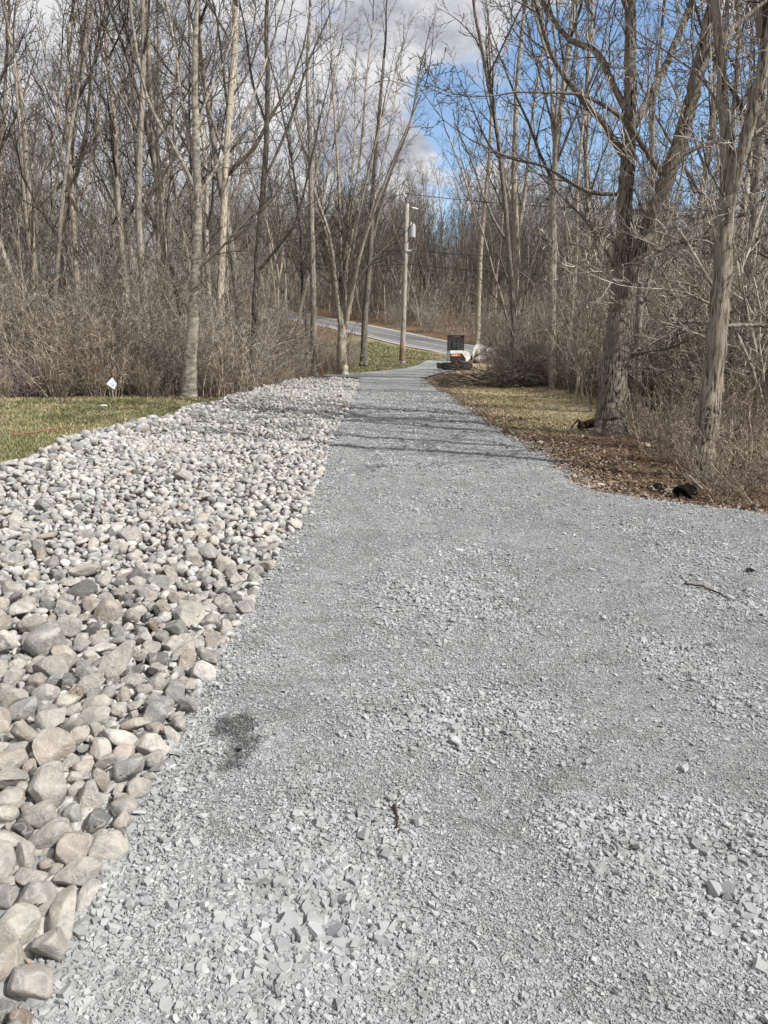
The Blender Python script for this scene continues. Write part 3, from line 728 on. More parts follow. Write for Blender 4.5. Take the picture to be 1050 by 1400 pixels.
# ------------------------------------------------------------------ forest trees: prototypes and copies
def forest_proto(kind):
    H = U(19, 24); out = {}
    c = dict(seg=[14, 5, 4, 3, 2], wob=[.055, .11, .16, .2, .2], up=[.03, .10, .07, .05, .03], tip=[.16, .25, .35, .5, .7], rmin=.0095, max=3,
             nc=[17, 7, 5, 0, 0], t0=[.28, .15, .1, .1, 0], ang=[(.35, .8), (.4, .85), (.4, .9), (.4, .9), (0, 0)], ratio=[.30, .42, .5, .5, .5], slim=.011)
    r = U(.11, .17)
    if kind % 3 == 1:      # a pair of stems from the base
        grow(out, (0, 0, -.3), nrm((.10, .03, 1)), H, r, 0, dict(c, nc=[13, 7, 5, 0, 0]))
        grow(out, (.05, 0, -.3), nrm((-.13, -.04, 1)), H*.85, r*.8, 0, dict(c, nc=[11, 7, 5, 0, 0]))
    elif kind % 3 == 2:    # forks halfway
        grow(out, (0, 0, -.3), nrm((U(-.04, .04), 0, 1)), H, r, 0, c)
        pts, rs = out[0][0]; grow(out, pts[5], nrm((.32, .1, 1)), H*.55, rs[5]*.75, 0, dict(c, nc=[11, 7, 5, 0, 0], t0=[.15, .15, .1, .1, 0]))
    else:
        grow(out, (0, 0, -.3), nrm((U(-.03, .03), U(-.03, .03), 1)), H, r, 0, c)
    # low dead side twigs
    pts, rs = out[0][0]
    for k in range(9):
        i = random.randint(1, 5); q = pts[i]; grow(out, q, nrm((U(-1, 1), U(-1, 1), U(.1, .7))), U(.8, 2.2), .012, 2, c)
    return tree_meshes('tree', out, 0, M[('bark_tan', 'bark_grey', 'bark_tan', 'bark_grey', 'bark_dark')[kind % 5]], M['twig'])
PROT = [forest_proto(k) for k in range(9)]
def sapling_proto(kind):
    H = U(5, 8); out = {}
    c = dict(seg=[9, 4, 3, 2], wob=[.07, .13, .2, .2], up=[.05, .08, .05, .03], tip=[.15, .3, .5, .6], rmin=.004, max=3,
             nc=[13, 7, 4, 0], t0=[.15, .1, .1, 0], ang=[(.45, 1.0), (.4, .9), (.4, .9), (0, 0)], ratio=[.33, .5, .5, .5], slim=.010)
    for k in range(random.randint(1, 3)): grow(out, (U(-.15, .15), U(-.15, .15), -.2), nrm((U(-.2, .2), U(-.2, .2), 1)), H*U(.7, 1), U(.022, .04), 0, c)
    return tree_meshes('sapling', out, 0, M[('bark_tan', 'bark_grey')[kind % 2]], M[('twig_light', 'twig')[kind % 2]])
SAPP = [sapling_proto(k) for k in range(5)]

LAND = [('the far left forked trunk', 52), ('the pale birch', 258), ('the multi-stemmed tree', 468), ('the utility pole', 551), ('the excavator', 625), ('the sunlit double trunk', 697), ('the forked tree', 833), ('the Y-shaped tree', 957)]
ORD2 = ['first', 'second', 'third', 'fourth', 'fifth', 'sixth', 'seventh', 'eighth', 'ninth', 'tenth', 'eleventh', 'twelfth', 'thirteenth', 'fourteenth', 'fifteenth', 'sixteenth']
def side_labels(items, desc):
    """items: dicts with px and 'row'; counted outward from the nearest landmark"""
    seen_ = {}
    for q in sorted(items, key=lambda q: min(abs(q['px']-l[1]) for l in LAND)):
        l = min(LAND, key=lambda l: abs(q['px']-l[1])); sd = 'left' if q['px'] < l[1] else 'right'
        key = (q['row'], l[0], sd); n_ = seen_.get(key, 0); seen_[key] = n_+1
        q['label'] = '%s, %s %s of %s' % (desc[q['row']], ORD2[min(n_, 15)], sd, l[0])
def poisson(n, gen, dmin, have=()):
    P = list(have); out = []; tries = 0
    while len(out) < n and tries < n*60:
        tries += 1; q = gen()
        if q is None: continue
        if all((q[0]-p[0])**2+(q[1]-p[1])**2 > dmin*dmin for p in P): P.append(q); out.append(q)
    return out
def road_clear(x, y, d=5.5): return np.min(np.hypot(RC[:, 0]-x, RC[:, 1]-y)) > d
def gen_left():
    y = 27.5+33*RNG.random()**1.1; x = RNG.uniform(-.56*y-2, -5.8+np.clip(y-30, 0, 30)*.03)
    if y > 48 and x > -5: return None
    return (x, y)
def gen_right():
    y = RNG.uniform(15, 62); lo = 6.8 if y < 34 else 5.0+(y-34)*.15; x = RNG.uniform(lo, .56*y+2)
    if x < lo or (y > 52 and x < 8) or not road_clear(x, y): return None
    return (x, y)
def gen_back():
    y = RNG.uniform(92, 128); x = RNG.uniform(-.45*y, .5*y)
    if not road_clear(x, y) or np.interp(x, RC[::1, 0], RC[::1, 1]) > y-5: return None
    return (x, y)
trees = []
for P, row in ((poisson(34, gen_left, 1.9), 'left'), (poisson(22, gen_right, 2.2), 'right'), (poisson(80, gen_back, 1.5), 'back')):
    for (x, y) in P:
        z = float(height(x, y)); px, py, d = proj(x, y, z)
        if -25 < px < 1075: trees.append(dict(x=x, y=y, z=z, px=px, row=row if row == 'back' else row+('1' if y < 42 else '2')))
side_labels(trees, {'left1': 'tall bare tree fronting the left wood', 'left2': 'tall tree deep in the left wood', 'right1': 'bare tree fronting the right wood', 'right2': 'bare tree deep in the right wood', 'back': 'dark bare tree behind the road'})
def place(kindname, protos, q, k, sc, cat, grp):
    r = empty(kindname, (q['x'], q['y'], q['z']), U(0, 6.28)); r.scale = (sc, sc, sc*U(.92, 1.1))
    a, b_ = protos[k]; ot, oc = TP[(kindname, k)] if (kindname, k) in TP else (None, None)
    if ot is None: ot, oc = link('trunk', a), link('crown', b_); TP[(kindname, k)] = (ot, oc)
    else:
        ot, oc = ot.copy(), oc.copy(); COL.objects.link(ot); COL.objects.link(oc)
    ot.parent = r; oc.parent = r
    return tag(r, q['label'], cat, grp)
TP = {}
for i, q in enumerate(trees): place('bare_tree', PROT, q, i % len(PROT), U(.85, 1.15)*{'back': .88, 'right2': .72, 'left2': .9}.get(q['row'], 1), 'tree', 'bare trees of the surrounding wood')
off = []  # trees added beyond the right frame edge to cast branch shadows on the drive
for i, (x, y, what) in enumerate(((6.2, 11.9, 'nearest tall tree added past the right edge for shadows, behind the Y-shaped tree'), (7.5, 14.3, 'second tall tree added past the right edge for shadows, behind the Y-shaped tree'), (6.9, 9.3, 'tall tree added past the right edge for shadows, right of the Y-shaped tree'))):
    place('bare_tree', PROT, dict(x=x, y=y, z=float(height(x, y)), label=what), (3, 5, 6)[i], .9, 'tree', 'bare trees of the surrounding wood')
saps = []
def gen_sl():
    y = RNG.uniform(25.5, 46); x = RNG.uniform(-.55*y-1, -5.0); return (x, y)
def gen_sr():
    y = RNG.uniform(9.5, 48); lo = 5.6 if y < 34 else 5.0+(y-34)*.15; return (RNG.uniform(lo, .56*y+1), y) if lo < .56*y+1 else None
for P, row in ((poisson(46, gen_sl, .9), 'left'), (poisson(40, gen_sr, .9), 'right')):
    for (x, y) in P:
        z = float(height(x, y)); px, py, d = proj(x, y, z)
        if -20 < px < 1070: saps.append(dict(x=x, y=y, z=z, px=px, row=row))
side_labels(saps, {'left': 'thin bare sapling in the left thicket', 'right': 'thin bare sapling in the right thicket'})
for i, q in enumerate(saps): place('sapling', SAPP, q, i % 5, U(.8, 1.2), 'sapling', 'bare saplings among the thickets')

# far wood: one mass, instanced from trees that stand in view
def scatter(name, pts, rots, scls, kinds, sources, label, cat):
    me = bpy.data.meshes.new(name); me.vertices.add(len(pts)); me.vertices.foreach_set('co', np.array(pts, np.float32).ravel())
    for nm, typ, arr in (('rotv', 'FLOAT_VECTOR', np.stack([RNG.normal(0, .03, len(pts)), RNG.normal(0, .03, len(pts)), rots], 1)), ('scl', 'FLOAT', scls), ('kindi', 'INT', kinds)):
        at = me.attributes.new(nm, typ, 'POINT'); at.data.foreach_set('vector' if typ == 'FLOAT_VECTOR' else 'value', np.asarray(arr, np.int32 if typ == 'INT' else np.float32).ravel())
    ob = link(name, me); ng = bpy.data.node_groups.new(name, 'GeometryNodeTree')
    ng.interface.new_socket('Geometry', in_out='INPUT', socket_type='NodeSocketGeometry'); ng.interface.new_socket('Geometry', in_out='OUTPUT', socket_type='NodeSocketGeometry')
    gi = ng.nodes.new('NodeGroupInput'); go = ng.nodes.new('NodeGroupOutput'); jn = ng.nodes.new('GeometryNodeJoinGeometry')
    m2p = ng.nodes.new('GeometryNodeMeshToPoints'); ng.links.new(gi.outputs[0], m2p.inputs[0])
    def na(n_, t_):
        a = ng.nodes.new('GeometryNodeInputNamedAttribute'); a.data_type = t_; a.inputs[0].default_value = n_; return a.outputs[0]
    rv = na('rotv', 'FLOAT_VECTOR'); sv = na('scl', 'FLOAT'); kv = na('kindi', 'INT')
    for k, objs in enumerate(sources):
        eq = ng.nodes.new('FunctionNodeCompare'); eq.data_type = 'INT'; eq.operation = 'EQUAL'
        ng.links.new(kv, [s_ for s_ in eq.inputs if s_.type == 'INT'][0]); [s_ for s_ in eq.inputs if s_.type == 'INT'][1].default_value = k
        for src in objs:
            oi = ng.nodes.new('GeometryNodeObjectInfo'); oi.transform_space = 'ORIGINAL'; oi.inputs['Object'].default_value = src; oi.inputs['As Instance'].default_value = True
            ip = ng.nodes.new('GeometryNodeInstanceOnPoints'); ng.links.new(m2p.outputs[0], ip.inputs['Points']); ng.links.new(oi.outputs['Geometry'], ip.inputs['Instance'])
            ng.links.new(eq.outputs[0], ip.inputs['Selection']); ng.links.new(rv, ip.inputs['Rotation']); ng.links.new(sv, ip.inputs['Scale']); ng.links.new(ip.outputs[0], jn.inputs[0])
    ng.links.new(jn.outputs[0], go.inputs[0]); md = ob.modifiers.new('scatter', 'NODES'); md.node_group = ng
    return tag(ob, label, cat, kind='stuff')
far = []
while len(far) < 430:
    y = RNG.uniform(55, 230); x = RNG.uniform(-.62*y-3, .62*y+3)
    if not road_clear(x, y): continue
    ry = np.interp(x, RC[:, 0], RC[:, 1])
    if y < ry and (-8 < x < 9): continue
    if -8 < x < 9 and y < ry+20: continue
    
    if y < 80 and RNG.random() < .75: continue
    if y > 150 and RNG.random() < .5: continue
    far.append((x, y, float(height(x, y))))
for k in range(520):
    y = RNG.uniform(98, 235); x = RNG.uniform(-.34*y, .36*y)
    if road_clear(x, y) and y > np.interp(x, RC[:, 0], RC[:, 1])+14: far.append((x, y, float(height(x, y))))
nf = len(far); srcs = [list(TP[('bare_tree', k)]) for k in range(len(PROT))]
scatter('far_wood', far, RNG.uniform(0, 6.28, nf), RNG.uniform(.85, 1.15, nf)*np.array([(.62 if q[0] > .05*q[1] else .8 if q[0] > -.12*q[1] else .9) for q in far]), RNG.integers(0, len(PROT), nf), srcs, 'dense mass of bare trees filling the distance behind the nearer trunks', 'far wood')

# ------------------------------------------------------------------ shrubs and thickets
def shrub_proto(kind):
    out = {}
    if kind == 0:     # twiggy thicket clump
        n, H, R, lean, r, mat = 32, (.7, 2.9), .9, .34, .012, 'bramble'
    elif kind == 1:   # pale arching canes
        n, H, R, lean, r, mat = 40, (1.3, 2.9), .30, .45, .016, 'cane'
    elif kind == 2:   # purplish raspberry canes
        n, H, R, lean, r, mat = 70, (.8, 2.0), .8, .5, .010, 'purple'
    elif kind == 3:   # grey dense twigs
        n, H, R, lean, r, mat = 30, (1.0, 3.6), .9, .28, .013, 'twig_light'
    else:             # low tangle
        n, H, R, lean, r, mat = 60, (.4, 1.5), 1.0, .8, .007, 'bramble'
    rm = .0036 if kind == 4 else .0055
    c = dict(seg=[6, 4, 3], wob=[.12, .2, .25], up=[-.05 if kind in (1, 2, 4) else .02, .0, .02], tip=[.3, .5, .7], rmin=rm, max=2,
             nc=[6, 3, 0], t0=[.2, .1, 0], ang=[(.4, 1.1), (.4, 1.1), (0, 0)], ratio=[.34, .5, .5], slim=.008)
    for k in range(n):
        a = U(0, 6.28); q = R*math.sqrt(U(0, 1)); l = U(0, lean); b_ = a+U(-.8, .8)
        grow(out, (cos(a)*q, sin(a)*q, -.08), nrm((cos(b_)*l, sin(b_)*l, 1)), U(*H), r*U(.7, 1.3), 0, c)
    for k in range(6 if kind in (0, 1, 3) else 0):
        a = U(0, 6.28); q = R*U(0, 1); b_ = U(0, 6.28); grow(out, (cos(a)*q, sin(a)*q, -.08), nrm((cos(b_)*.55, sin(b_)*.55, 1)), U(2.6, 4.6), U(.010, .017), 0, dict(c, up=[-.10, 0, .02], nc=[5, 3, 0]))
    v, f = tubes([p for L in out.values() for p in L]); return mesh_np('shrub', v, f, M[mat], True, {'tone': ('FLOAT', tubes.tone)})
SPRO = [shrub_proto(k) for k in (0, 0, 1, 2, 3, 3, 4, 4)]
SNAME = ['twiggy_shrub', 'twiggy_shrub', 'dry_canes', 'raspberry_canes', 'grey_shrub', 'grey_shrub', 'bramble', 'bramble']
SDESC = ['brown twiggy shrub', 'brown twiggy shrub', 'clump of pale dry canes', 'clump of purplish raspberry canes', 'pale grey twiggy shrub', 'pale grey twiggy shrub', 'low tangled bramble', 'low tangled bramble']
shr = []
def put(x, y, k, s=1.0, where='left'): 
    z = float(height(x, y)); px, py, d = proj(x, y, z)
    for bx, by, wd in ((258, 24.5, 24), (345, 28.6, 17), (468, 44, 22), (550, 61, 30), (830, 15.4, 62)):
        if y < by+.5 and abs(px-bx) < wd: return
    if where == 'right' and 30 < y < 57 and px < 668: return
    if -40 < px < 1090: shr.append(dict(x=x, y=y, z=z, px=px, k=k, s=s, row=SDESC[k]+(' fronting left thicket' if where == 'left' else ' fronting right thicket' if where == 'right' else ' on the road bank')))
x = -14.5
while x < -5.4:      # left front
    k = 3 if x < -10.6 else random.choice([0, 1, 4, 6, 7, 6, 7])
    put(x, float(bush_front(x))+U(.3, 1.1), k, U(.45, 1.0)); x += U(.6, 1.0)
for px_, py_ in ((72, 548), (92, 546)): gx, gy = atg(px_, py_); put(gx, gy+.4, 2, .82)
for px_, py_ in ((128, 545), (180, 545), (212, 543), (300, 540), (325, 533), (20, 546), (150, 543)):
    gx, gy = atg(px_, py_); put(gx, float(bush_front(gx))+U(.1, .5), 2, U(.38, .62))
y = 26; nk = 0
while y < 39:
    put(float(rock_edge(y))-U(.7, 1.3), y, [0, 5, 1, 6, 4, 7][nk % 6], U(.55, 1.05)); y += U(.8, 1.4); nk += 1
for k in range(9): put(U(-8, -3.9), U(39.5, 46), random.choice([0, 1, 4]), U(.8, 1.0))
for k in range(22): put(U(-8, -2.6), U(51, 70), random.choice([0, 1, 4, 6, 7]), U(.5, .95), 'bank')
for k in range(5): put(U(-4.2, -1.9), U(49.5, 55), random.choice([0, 6, 7]), U(.5, .8), 'bank')
# right front, along the verge
y = 7.7
while y < 15:
    put(4.15+.1*(y-8.5)+U(0, .6)+(.5 if y > 13 else 0), y, random.choice([6, 7]), U(.45, .8), 'right'); y += U(.42, .7)
for k in range(14): put(U(5.0, 8.5), U(8.2, 14), random.choice([6, 7, 6, 0]), U(.55, .8), 'right')
for k in range(16): put(U(5.3, 10), U(34, 37), random.choice([0, 1, 4, 7]), U(.7, 1.1), 'right')
for k in range(12): put(U(7.2, 13), U(17, 33), random.choice([0, 4, 6, 7]), U(.5, .9), 'right')
for k in range(8): put(U(6.9, 10), U(40, 52), random.choice([0, 1, 4]), U(.8, 1.1), 'right')
side_labels(shr, {d: d for d in set(q['row'] for q in shr)})
SRC = {}
for q in shr:
    k = q['k']
    if k not in SRC: o = link(SNAME[k], SPRO[k]); SRC[k] = o
    else: o = SRC[k].copy(); COL.objects.link(o); o.name = SNAME[k]
    o.location = (q['x'], q['y'], q['z']); o.rotation_euler = (0, 0, U(0, 6.28)); o.scale = (q['s'], q['s'], q['s']*U(.9, 1.1)); tag(o, q['label'], 'shrub', 'shrubs along the edges of the thickets')
for k in range(8):
    if k not in SRC: raise RuntimeError('shrub kind %d unused' % k)
bul = []
while len(bul) < 1700:      # the mass behind
    if RNG.random() < .30:
        y = RNG.uniform(25.5, 60); x = RNG.uniform(-.56*y-2, -5.3)
        if y < bush_front(x)+.9: continue
    elif RNG.random() < .42:
        y = RNG.uniform(8.5, 58); lo = 5.6 if y < 15 else 7.5 if y < 33 else 5.2+(y-34)*.15; x = RNG.uniform(lo, .56*y+2)
        if x < lo or not road_clear(x, y): continue
    else:
        y = 75+160*RNG.random()**1.5; x = RNG.uniform(-.4*y, .45*y)
        ry = np.interp(x, RC[:, 0], RC[:, 1])
        if y < ry+3 or not road_clear(x, y, 4.4): continue
    bul.append((x, y, float(height(x, y))))
bul = np.array(bul); nb_ = len(bul); near = bul[:, 1] < 15
bk = RNG.choice([0, 1, 4, 5, 7], nb_); bs = RNG.uniform(.5, 1.2, nb_); bs[near] *= .6; bk[near] = RNG.choice([6, 7, 7, 0], near.sum()); bs[bul[:, 1] > 72] *= 1.5; bs[bul[:, 1] > 120] *= 1.6
scatter('undergrowth', bul, RNG.uniform(0, 6.28, nb_), bs, bk, [[SRC[k]] for k in range(8)], 'tangled leafless undergrowth filling the wood between the trunks', 'undergrowth')

# ------------------------------------------------------------------ grass blades, fallen leaves
def blades(name, x, y, h, col, label, cat, wide=.004):
    N = len(x); a = RNG.uniform(0, 6.28, N); l = RNG.normal(0, .7, (N, 2))*h[:, None]; z = height(x, y)-.02
    w = np.maximum(wide, .35*y/761)*RNG.uniform(.7, 1.3, N); dx, dy = np.cos(a)*w, np.sin(a)*w
    V = np.stack([np.stack([x-dx, y-dy, z], 1), np.stack([x+dx, y+dy, z], 1), np.stack([x+dx*.7+l[:, 0]*.5, y+dy*.7+l[:, 1]*.5, z+h*.65], 1), np.stack([x-dx*.7+l[:, 0]*.5, y-dy*.7+l[:, 1]*.5, z+h*.65], 1), np.stack([x+l[:, 0], y+l[:, 1], z+h], 1)], 1).reshape(-1, 3)
    o = np.arange(N)[:, None]*5
    c4 = np.repeat(np.concatenate([col, np.ones((N, 1))], 1), 5, 0)
    ob = link(name, mesh_np(name, V, [o+np.array([[0, 1, 2, 3]]), o+np.array([[3, 2, 4]])], M['grass'], True, {'tint': ('FLOAT_COLOR', c4)}))
    return tag(ob, label, cat, kind='stuff')
GP = np.array([(.11, .13, .05), (.19, .20, .085), (.32, .27, .15), (.40, .34, .21), (.07, .085, .03)])
N = 46000; y = RNG.uniform(7.5, 25, N); x = rock_edge(y)-RNG.uniform(-.02, 1, N)*np.clip(.56*y-4.2, .5, 12)
m_ = fbm(x*.9, y*.9, 3); green = (m_+RNG.normal(0, .10, N)) > .46
ci = np.where(green, RNG.choice([0, 1, 4, 2], N, p=[.36, .3, .18, .16]), RNG.choice([2, 3, 1], N, p=[.5, .35, .15]))
k_ = y < bush_front(np.minimum(x, -5.6))+.4
blades('lawn_grass', x[k_], y[k_], RNG.uniform(.025, .075, k_.sum()), GP[ci[k_]]*RNG.uniform(.8, 1.2, (k_.sum(), 1)), 'patchy short green grass between cobbles and left thicket', 'grass')
N = 60000; y = RNG.uniform(15, 34, N); x = RNG.uniform(2.2, 8.2, N); m_ = fbm(x*.8+5, y*.8, 3)
k_ = (x > right_edge(y)+.1+.6*fbm(y*.8, y*0+3, 2)) & (RNG.random(N) < sstep(.38, .52, m_)+.1)
ci = RNG.choice([2, 3, 1, 0], N, p=[.38, .48, .10, .04])
blades('dry_grass', x[k_], y[k_], RNG.uniform(.02, .07, k_.sum()), GP[ci[k_]]*RNG.uniform(.9, 1.4, (k_.sum(), 1)), 'straw coloured dry grass right of the drive', 'grass')
N = 26000; y = RNG.uniform(51.5, 80, N); x = RNG.uniform(-6, 6, N); k_ = (x < 9) & np.array([np.min(np.hypot(RC[:, 0]-a, RC[:, 1]-b_)) > 4 for a, b_ in zip(x, y)]) & ((x < np.interp(y, yy, le)) | (y > 66)) 
ci = RNG.choice([0, 1, 2, 3, 4], N, p=[.27, .25, .2, .12, .16])
if k_.sum(): blades('bank_grass', x[k_], y[k_], RNG.uniform(.05, .14, k_.sum()), GP[ci[k_]], 'green grass on the bank at the foot of the utility pole', 'grass')
N = 30000; sel = RNG.random(N)
y = np.where(sel < .42, RNG.uniform(7.2, 34, N), np.where(sel < .8, RNG.uniform(22, 44, N), RNG.uniform(44, 68, N)))
x = np.where(sel < .42, right_edge(y)+RNG.exponential(1.0, N)+.1, np.where(sel < .8, np.where(y < 26, RNG.uniform(-14, -5.4, N), rock_edge(y)-RNG.exponential(1.2, N)-.05), RNG.uniform(-9, 9, N)))
k_ = ~((sel >= .42) & (sel < .8) & (y < 26) & (y < bush_front(np.minimum(x, -5.6))-RNG.exponential(.7, N))) & ~((x > left_edge(y)-.1) & (x < np.interp(y, yy, re)+.05)) & ~((y > 62) & (sel > .8))
k_ &= ~((sel < .42) & (y > 14) & (x < 7) & (RNG.random(N) < .6))
x, y = x[k_], y[k_]; ly = 1/(1/1.6-RNG.random(420)*(1/1.6-1/30)); lx_ = left_edge(ly)-RNG.random(420)**1.5*3.6
kl = lx_ > rock_edge(ly); n0 = len(x); x, y = np.concatenate([x, lx_[kl]]), np.concatenate([y, ly[kl]])
N = len(x); s = np.maximum(RNG.uniform(.012, .034, N), .5*y/761); s[n0:] = RNG.uniform(.006, .014, N-n0); a = RNG.uniform(0, 6.28, N); z = height(x, y)+RNG.uniform(-.01, .03, N); z[n0:] = rock_h(x[n0:], y[n0:])+RNG.uniform(.02, .06, N-n0)
q = np.array([(-1, 0, .25), (0, -.55, 0), (1, 0, .3), (0, .55, .05)])[None]*s[:, None, None]; tl = RNG.normal(0, .4, (N, 2))
X = q[..., 0]*np.cos(a)[:, None]-q[..., 1]*np.sin(a)[:, None]; Y_ = q[..., 0]*np.sin(a)[:, None]+q[..., 1]*np.cos(a)[:, None]; Z = q[..., 2]+X*tl[:, :1]+Y_*tl[:, 1:]
LP = np.array([(.16, .115, .08), (.25, .19, .135), (.11, .08, .058), (.33, .27, .20), (.07, .05, .037)]); cc2 = LP[RNG.choice(5, N, p=[.27, .25, .2, .13, .15])]*RNG.uniform(.8, 1.2, (N, 1))
V = np.stack([X+x[:, None], Y_+y[:, None], Z+z[:, None]+.01], -1).reshape(-1, 3); oo = np.arange(N)[:, None]*4
o = link('leaf_litter', mesh_np('leaf_litter', V, [oo+np.array([[0, 1, 2]]), oo+np.array([[0, 2, 3]])], M['tint'], False, {'tint': ('FLOAT_COLOR', np.repeat(np.concatenate([cc2, np.ones((N, 1))], 1), 4, 0))}))
tag(o, 'curled brown fallen leaves scattered along the thicket edges', 'leaves', kind='stuff')

# ------------------------------------------------------------------ utility pole and cables
PY = 61.0; pb = atd(550, 489, PY); pt = atd(557, 279, PY)
pole = empty('utility_pole', (pb[0], pb[1], pb[2])); tag(pole, 'weathered wooden utility pole with grey transformer beside the road', 'utility pole')
hh = pt[2]-pb[2]; lx = pt[0]-pb[0]
MB().tube([(0, 0, -.4), (lx*.25, 0, hh*.25), (lx*.6, 0, hh*.6), (lx, 0, hh)], [.21, .19, .165, .13], 14).build('shaft', M['pole_wood'], pole, True)
MB().tube([(-.01, 0, -.2), (0, 0, .55), (.02, 0, 1.25)], [.25, .225, .205], 14).build('ground_sleeve', M['pole_base'], pole, True)
tz = atd(562, 315, PY)[2]-pb[2]; tx = lx*tz/hh
m_ = MB(); m_.tube([(tx+.44, -.05, tz-.55), (tx+.44, -.05, tz-.5), (tx+.44, -.05, tz+.35), (tx+.44, -.05, tz+.42)], [.2, .24, .24, .18], 16)
for k in (-.35, .2): m_.box((tx+.2, -.05, tz+k), (.25, .12, .08))
tr = m_.build('transformer', M['can_grey'], pole, False)
for k in (-.1, .1): MB().tube([(tx+.44+k, -.05, tz+.4), (tx+.44+k, -.05, tz+.62)], [.04, .03], 8).build('bushing', M['porcelain'], tr, True)
m_ = MB(); m_.tube([(lx, 0, hh-.4), (lx+.55, 0, hh-.28)], [.03, .03], 6); m_.build('bracket', M['dark_metal'], pole)
MB().tube([(lx+.35, -.02, hh-.27), (lx+.8, -.02, hh-.36)], [.07, .06], 8).build('cutout', M['porcelain'], pole, True)
MB().tube([(lx-.05, 0, hh), (lx-.18, 0, hh+.55)], [.04, .04], 6).build('lightning_arm', M['dark_metal'], pole)
MB().tube([(lx-.16, 0, hh+.5), (lx-.28, 0, hh+.8)], [.06, .05], 8).build('insulator', M['porcelain'], pole, True)
m_ = MB(); sx = lx*.75; m_.box((sx+.25, -.16, hh*.705), (.5, .08, .1)); m_.build('crossarm', M['porcelain'], pole)
def cable(a, b_, sag, label):
    pts = [(a[0]+(b_[0]-a[0])*t, a[1]+(b_[1]-a[1])*t, a[2]+(b_[2]-a[2])*t-sag*4*t*(1-t)) for t in np.linspace(0, 1, 25)]
    m_ = MB().tube(pts, [.024]*25, 6); o = m_.build('cable', M['cable'], None, True); tag(o, label, 'cable', 'cables strung from the utility pole')
top = (pt[0]-.2, PY, pt[2]+.75); mid = (pb[0]+lx*.7, PY-.1, pb[2]+hh*.71); low = (pb[0]+lx*.62, PY-.1, pb[2]+hh*.62)
cable(top, (-26, 104, 17), .9, 'topmost black cable running left from the pole'); cable(top, (34, 54, 11), .8, 'topmost black cable running right from the pole')
cable(mid, (-26, 104, 14.4), .8, 'middle black cable running left from the pole'); cable(mid, (34, 54, 8.2), .8, 'middle black cable running right from the pole')
cable(low, (-26, 104, 13.3), .9, 'lowest black cable running left from the pole'); cable(low, (34, 54, 7.2), .9, 'lowest black cable running right from the pole')

# ------------------------------------------------------------------ mini excavator
ex = atg(624, 503); EX = empty('mini_excavator', (atd(624, 503, 56)[0], 56, 0.03), radians(8)); tag(EX, 'white mini excavator with orange panel parked beyond the brush pile', 'excavator')
def track(yc):
    prof = []; r = .24
    for k in range(9): a = pi/2+pi*k/8; prof.append((-.80+r*cos(a), r+r*sin(a)))
    for k in range(9): a = -pi/2+pi*k/8; prof.append((.80+r*cos(a), r+r*sin(a)))
    tk = MB().prism(prof, yc-.16, yc+.16)
    for xx in np.arange(-.8, .81, .1): tk.box((xx, yc, .485), (.035, .31, .03)); tk.box((xx, yc, .002), (.035, .31, .03))
    o = tk.build('track', M['black_rubber'], EX)
    w = MB()
    for xx, rr in ((-.78, .17), (-.4, .1), (0, .1), (.4, .1), (.78, .17)): w.tube([(xx, yc-.175, .24 if rr > .12 else .14), (xx, yc+.175, .24 if rr > .12 else .14)], [rr, rr], 14)
    w.build('track_roller', M['steel'], o)
track(-.52); track(.52)
MB().box((0, 0, .32), (1.1, .75, .26), None, .05).tube([(0, 0, .4), (0, 0, .62)], [.38, .38], 18).build('undercarriage', M['dark_metal'], EX)
m_ = MB(); m_.box((-1.28, 0, .28), (.07, 1.4, .42), (0, -.12, 0), .02); m_.box((-.98, -.3, .25), (.6, .09, .1)); m_.box((-.98, .3, .25), (.6, .09, .1)); m_.build('dozer_blade', M['dark_metal'], EX)
hp = [(-.62, .60), (.66, .60), (.84, .78), (.86, 1.02), (.78, 1.2), (.62, 1.32), (.2, 1.36), (-.62, 1.36)]
MB().prism(hp, -.66, .66).build('body', M['white_paint'], EX)
MB().prism([(-.64, .60), (.50, .60), (.52, .78), (.36, .98), (.22, 1.14), (-.64, 1.14)], -.675, -.664).build('side_panel', M['dark_metal'], EX)
MB().prism([(-.56, .95), (.16, .95), (.06, 1.11), (-.56, 1.11)], -.689, -.678).build('decal_panel', M['orange'], EX)
m_ = MB()
for k in range(6): m_.box((-.48+k*.075, -.693, 1.03), (.045, .004, .07 if k % 2 else .09))
m_.build('decal_mark', M['white_paint'], EX)
m_ = MB()
for k in range(5): m_.box((-.35+k*.17, -.68, .82), (.1, .01, .22))
m_.build('vent', M['black_rubber'], EX)
cab = MB()
for xx in (-.60, .34):
    for yy_ in (-.6, .28): cab.box((xx, yy_, 1.86), (.07, .07, 1.0), (0, .03 if xx > 0 else 0, 0))
cab.box((-.13, -.6, 1.80), (.05, .06, .9)); cab.box((-.13, -.6, 1.40), (1.0, .07, .08)); cab.box((-.13, .28, 1.40), (1.0, .07, .08))
for xx in (-.60, .34): cab.box((xx, -.16, 1.39), (.08, .95, .08)); cab.box((xx, -.16, 2.32), (.07, .95, .06))
cab = cab.build('cab_frame', M['dark_metal'], EX)
MB().box((-.13, -.16, 2.39), (1.12, 1.04, .1), None, .04).build('cab_roof', M['dark_metal'], EX)
gl = MB(); gl.box((-.37, -.6, 1.88), (.40, .012, .86)); gl.box((.10, -.6, 1.88), (.40, .012, .86)); gl.box((-.13, .28, 1.88), (.86, .012, .86)); gl.box((-.6, -.16, 1.88), (.012, .8, .86)); gl.box((.34, -.16, 1.88), (.012, .8, .86)); gl.build('cab_window', M['glass'], cab)
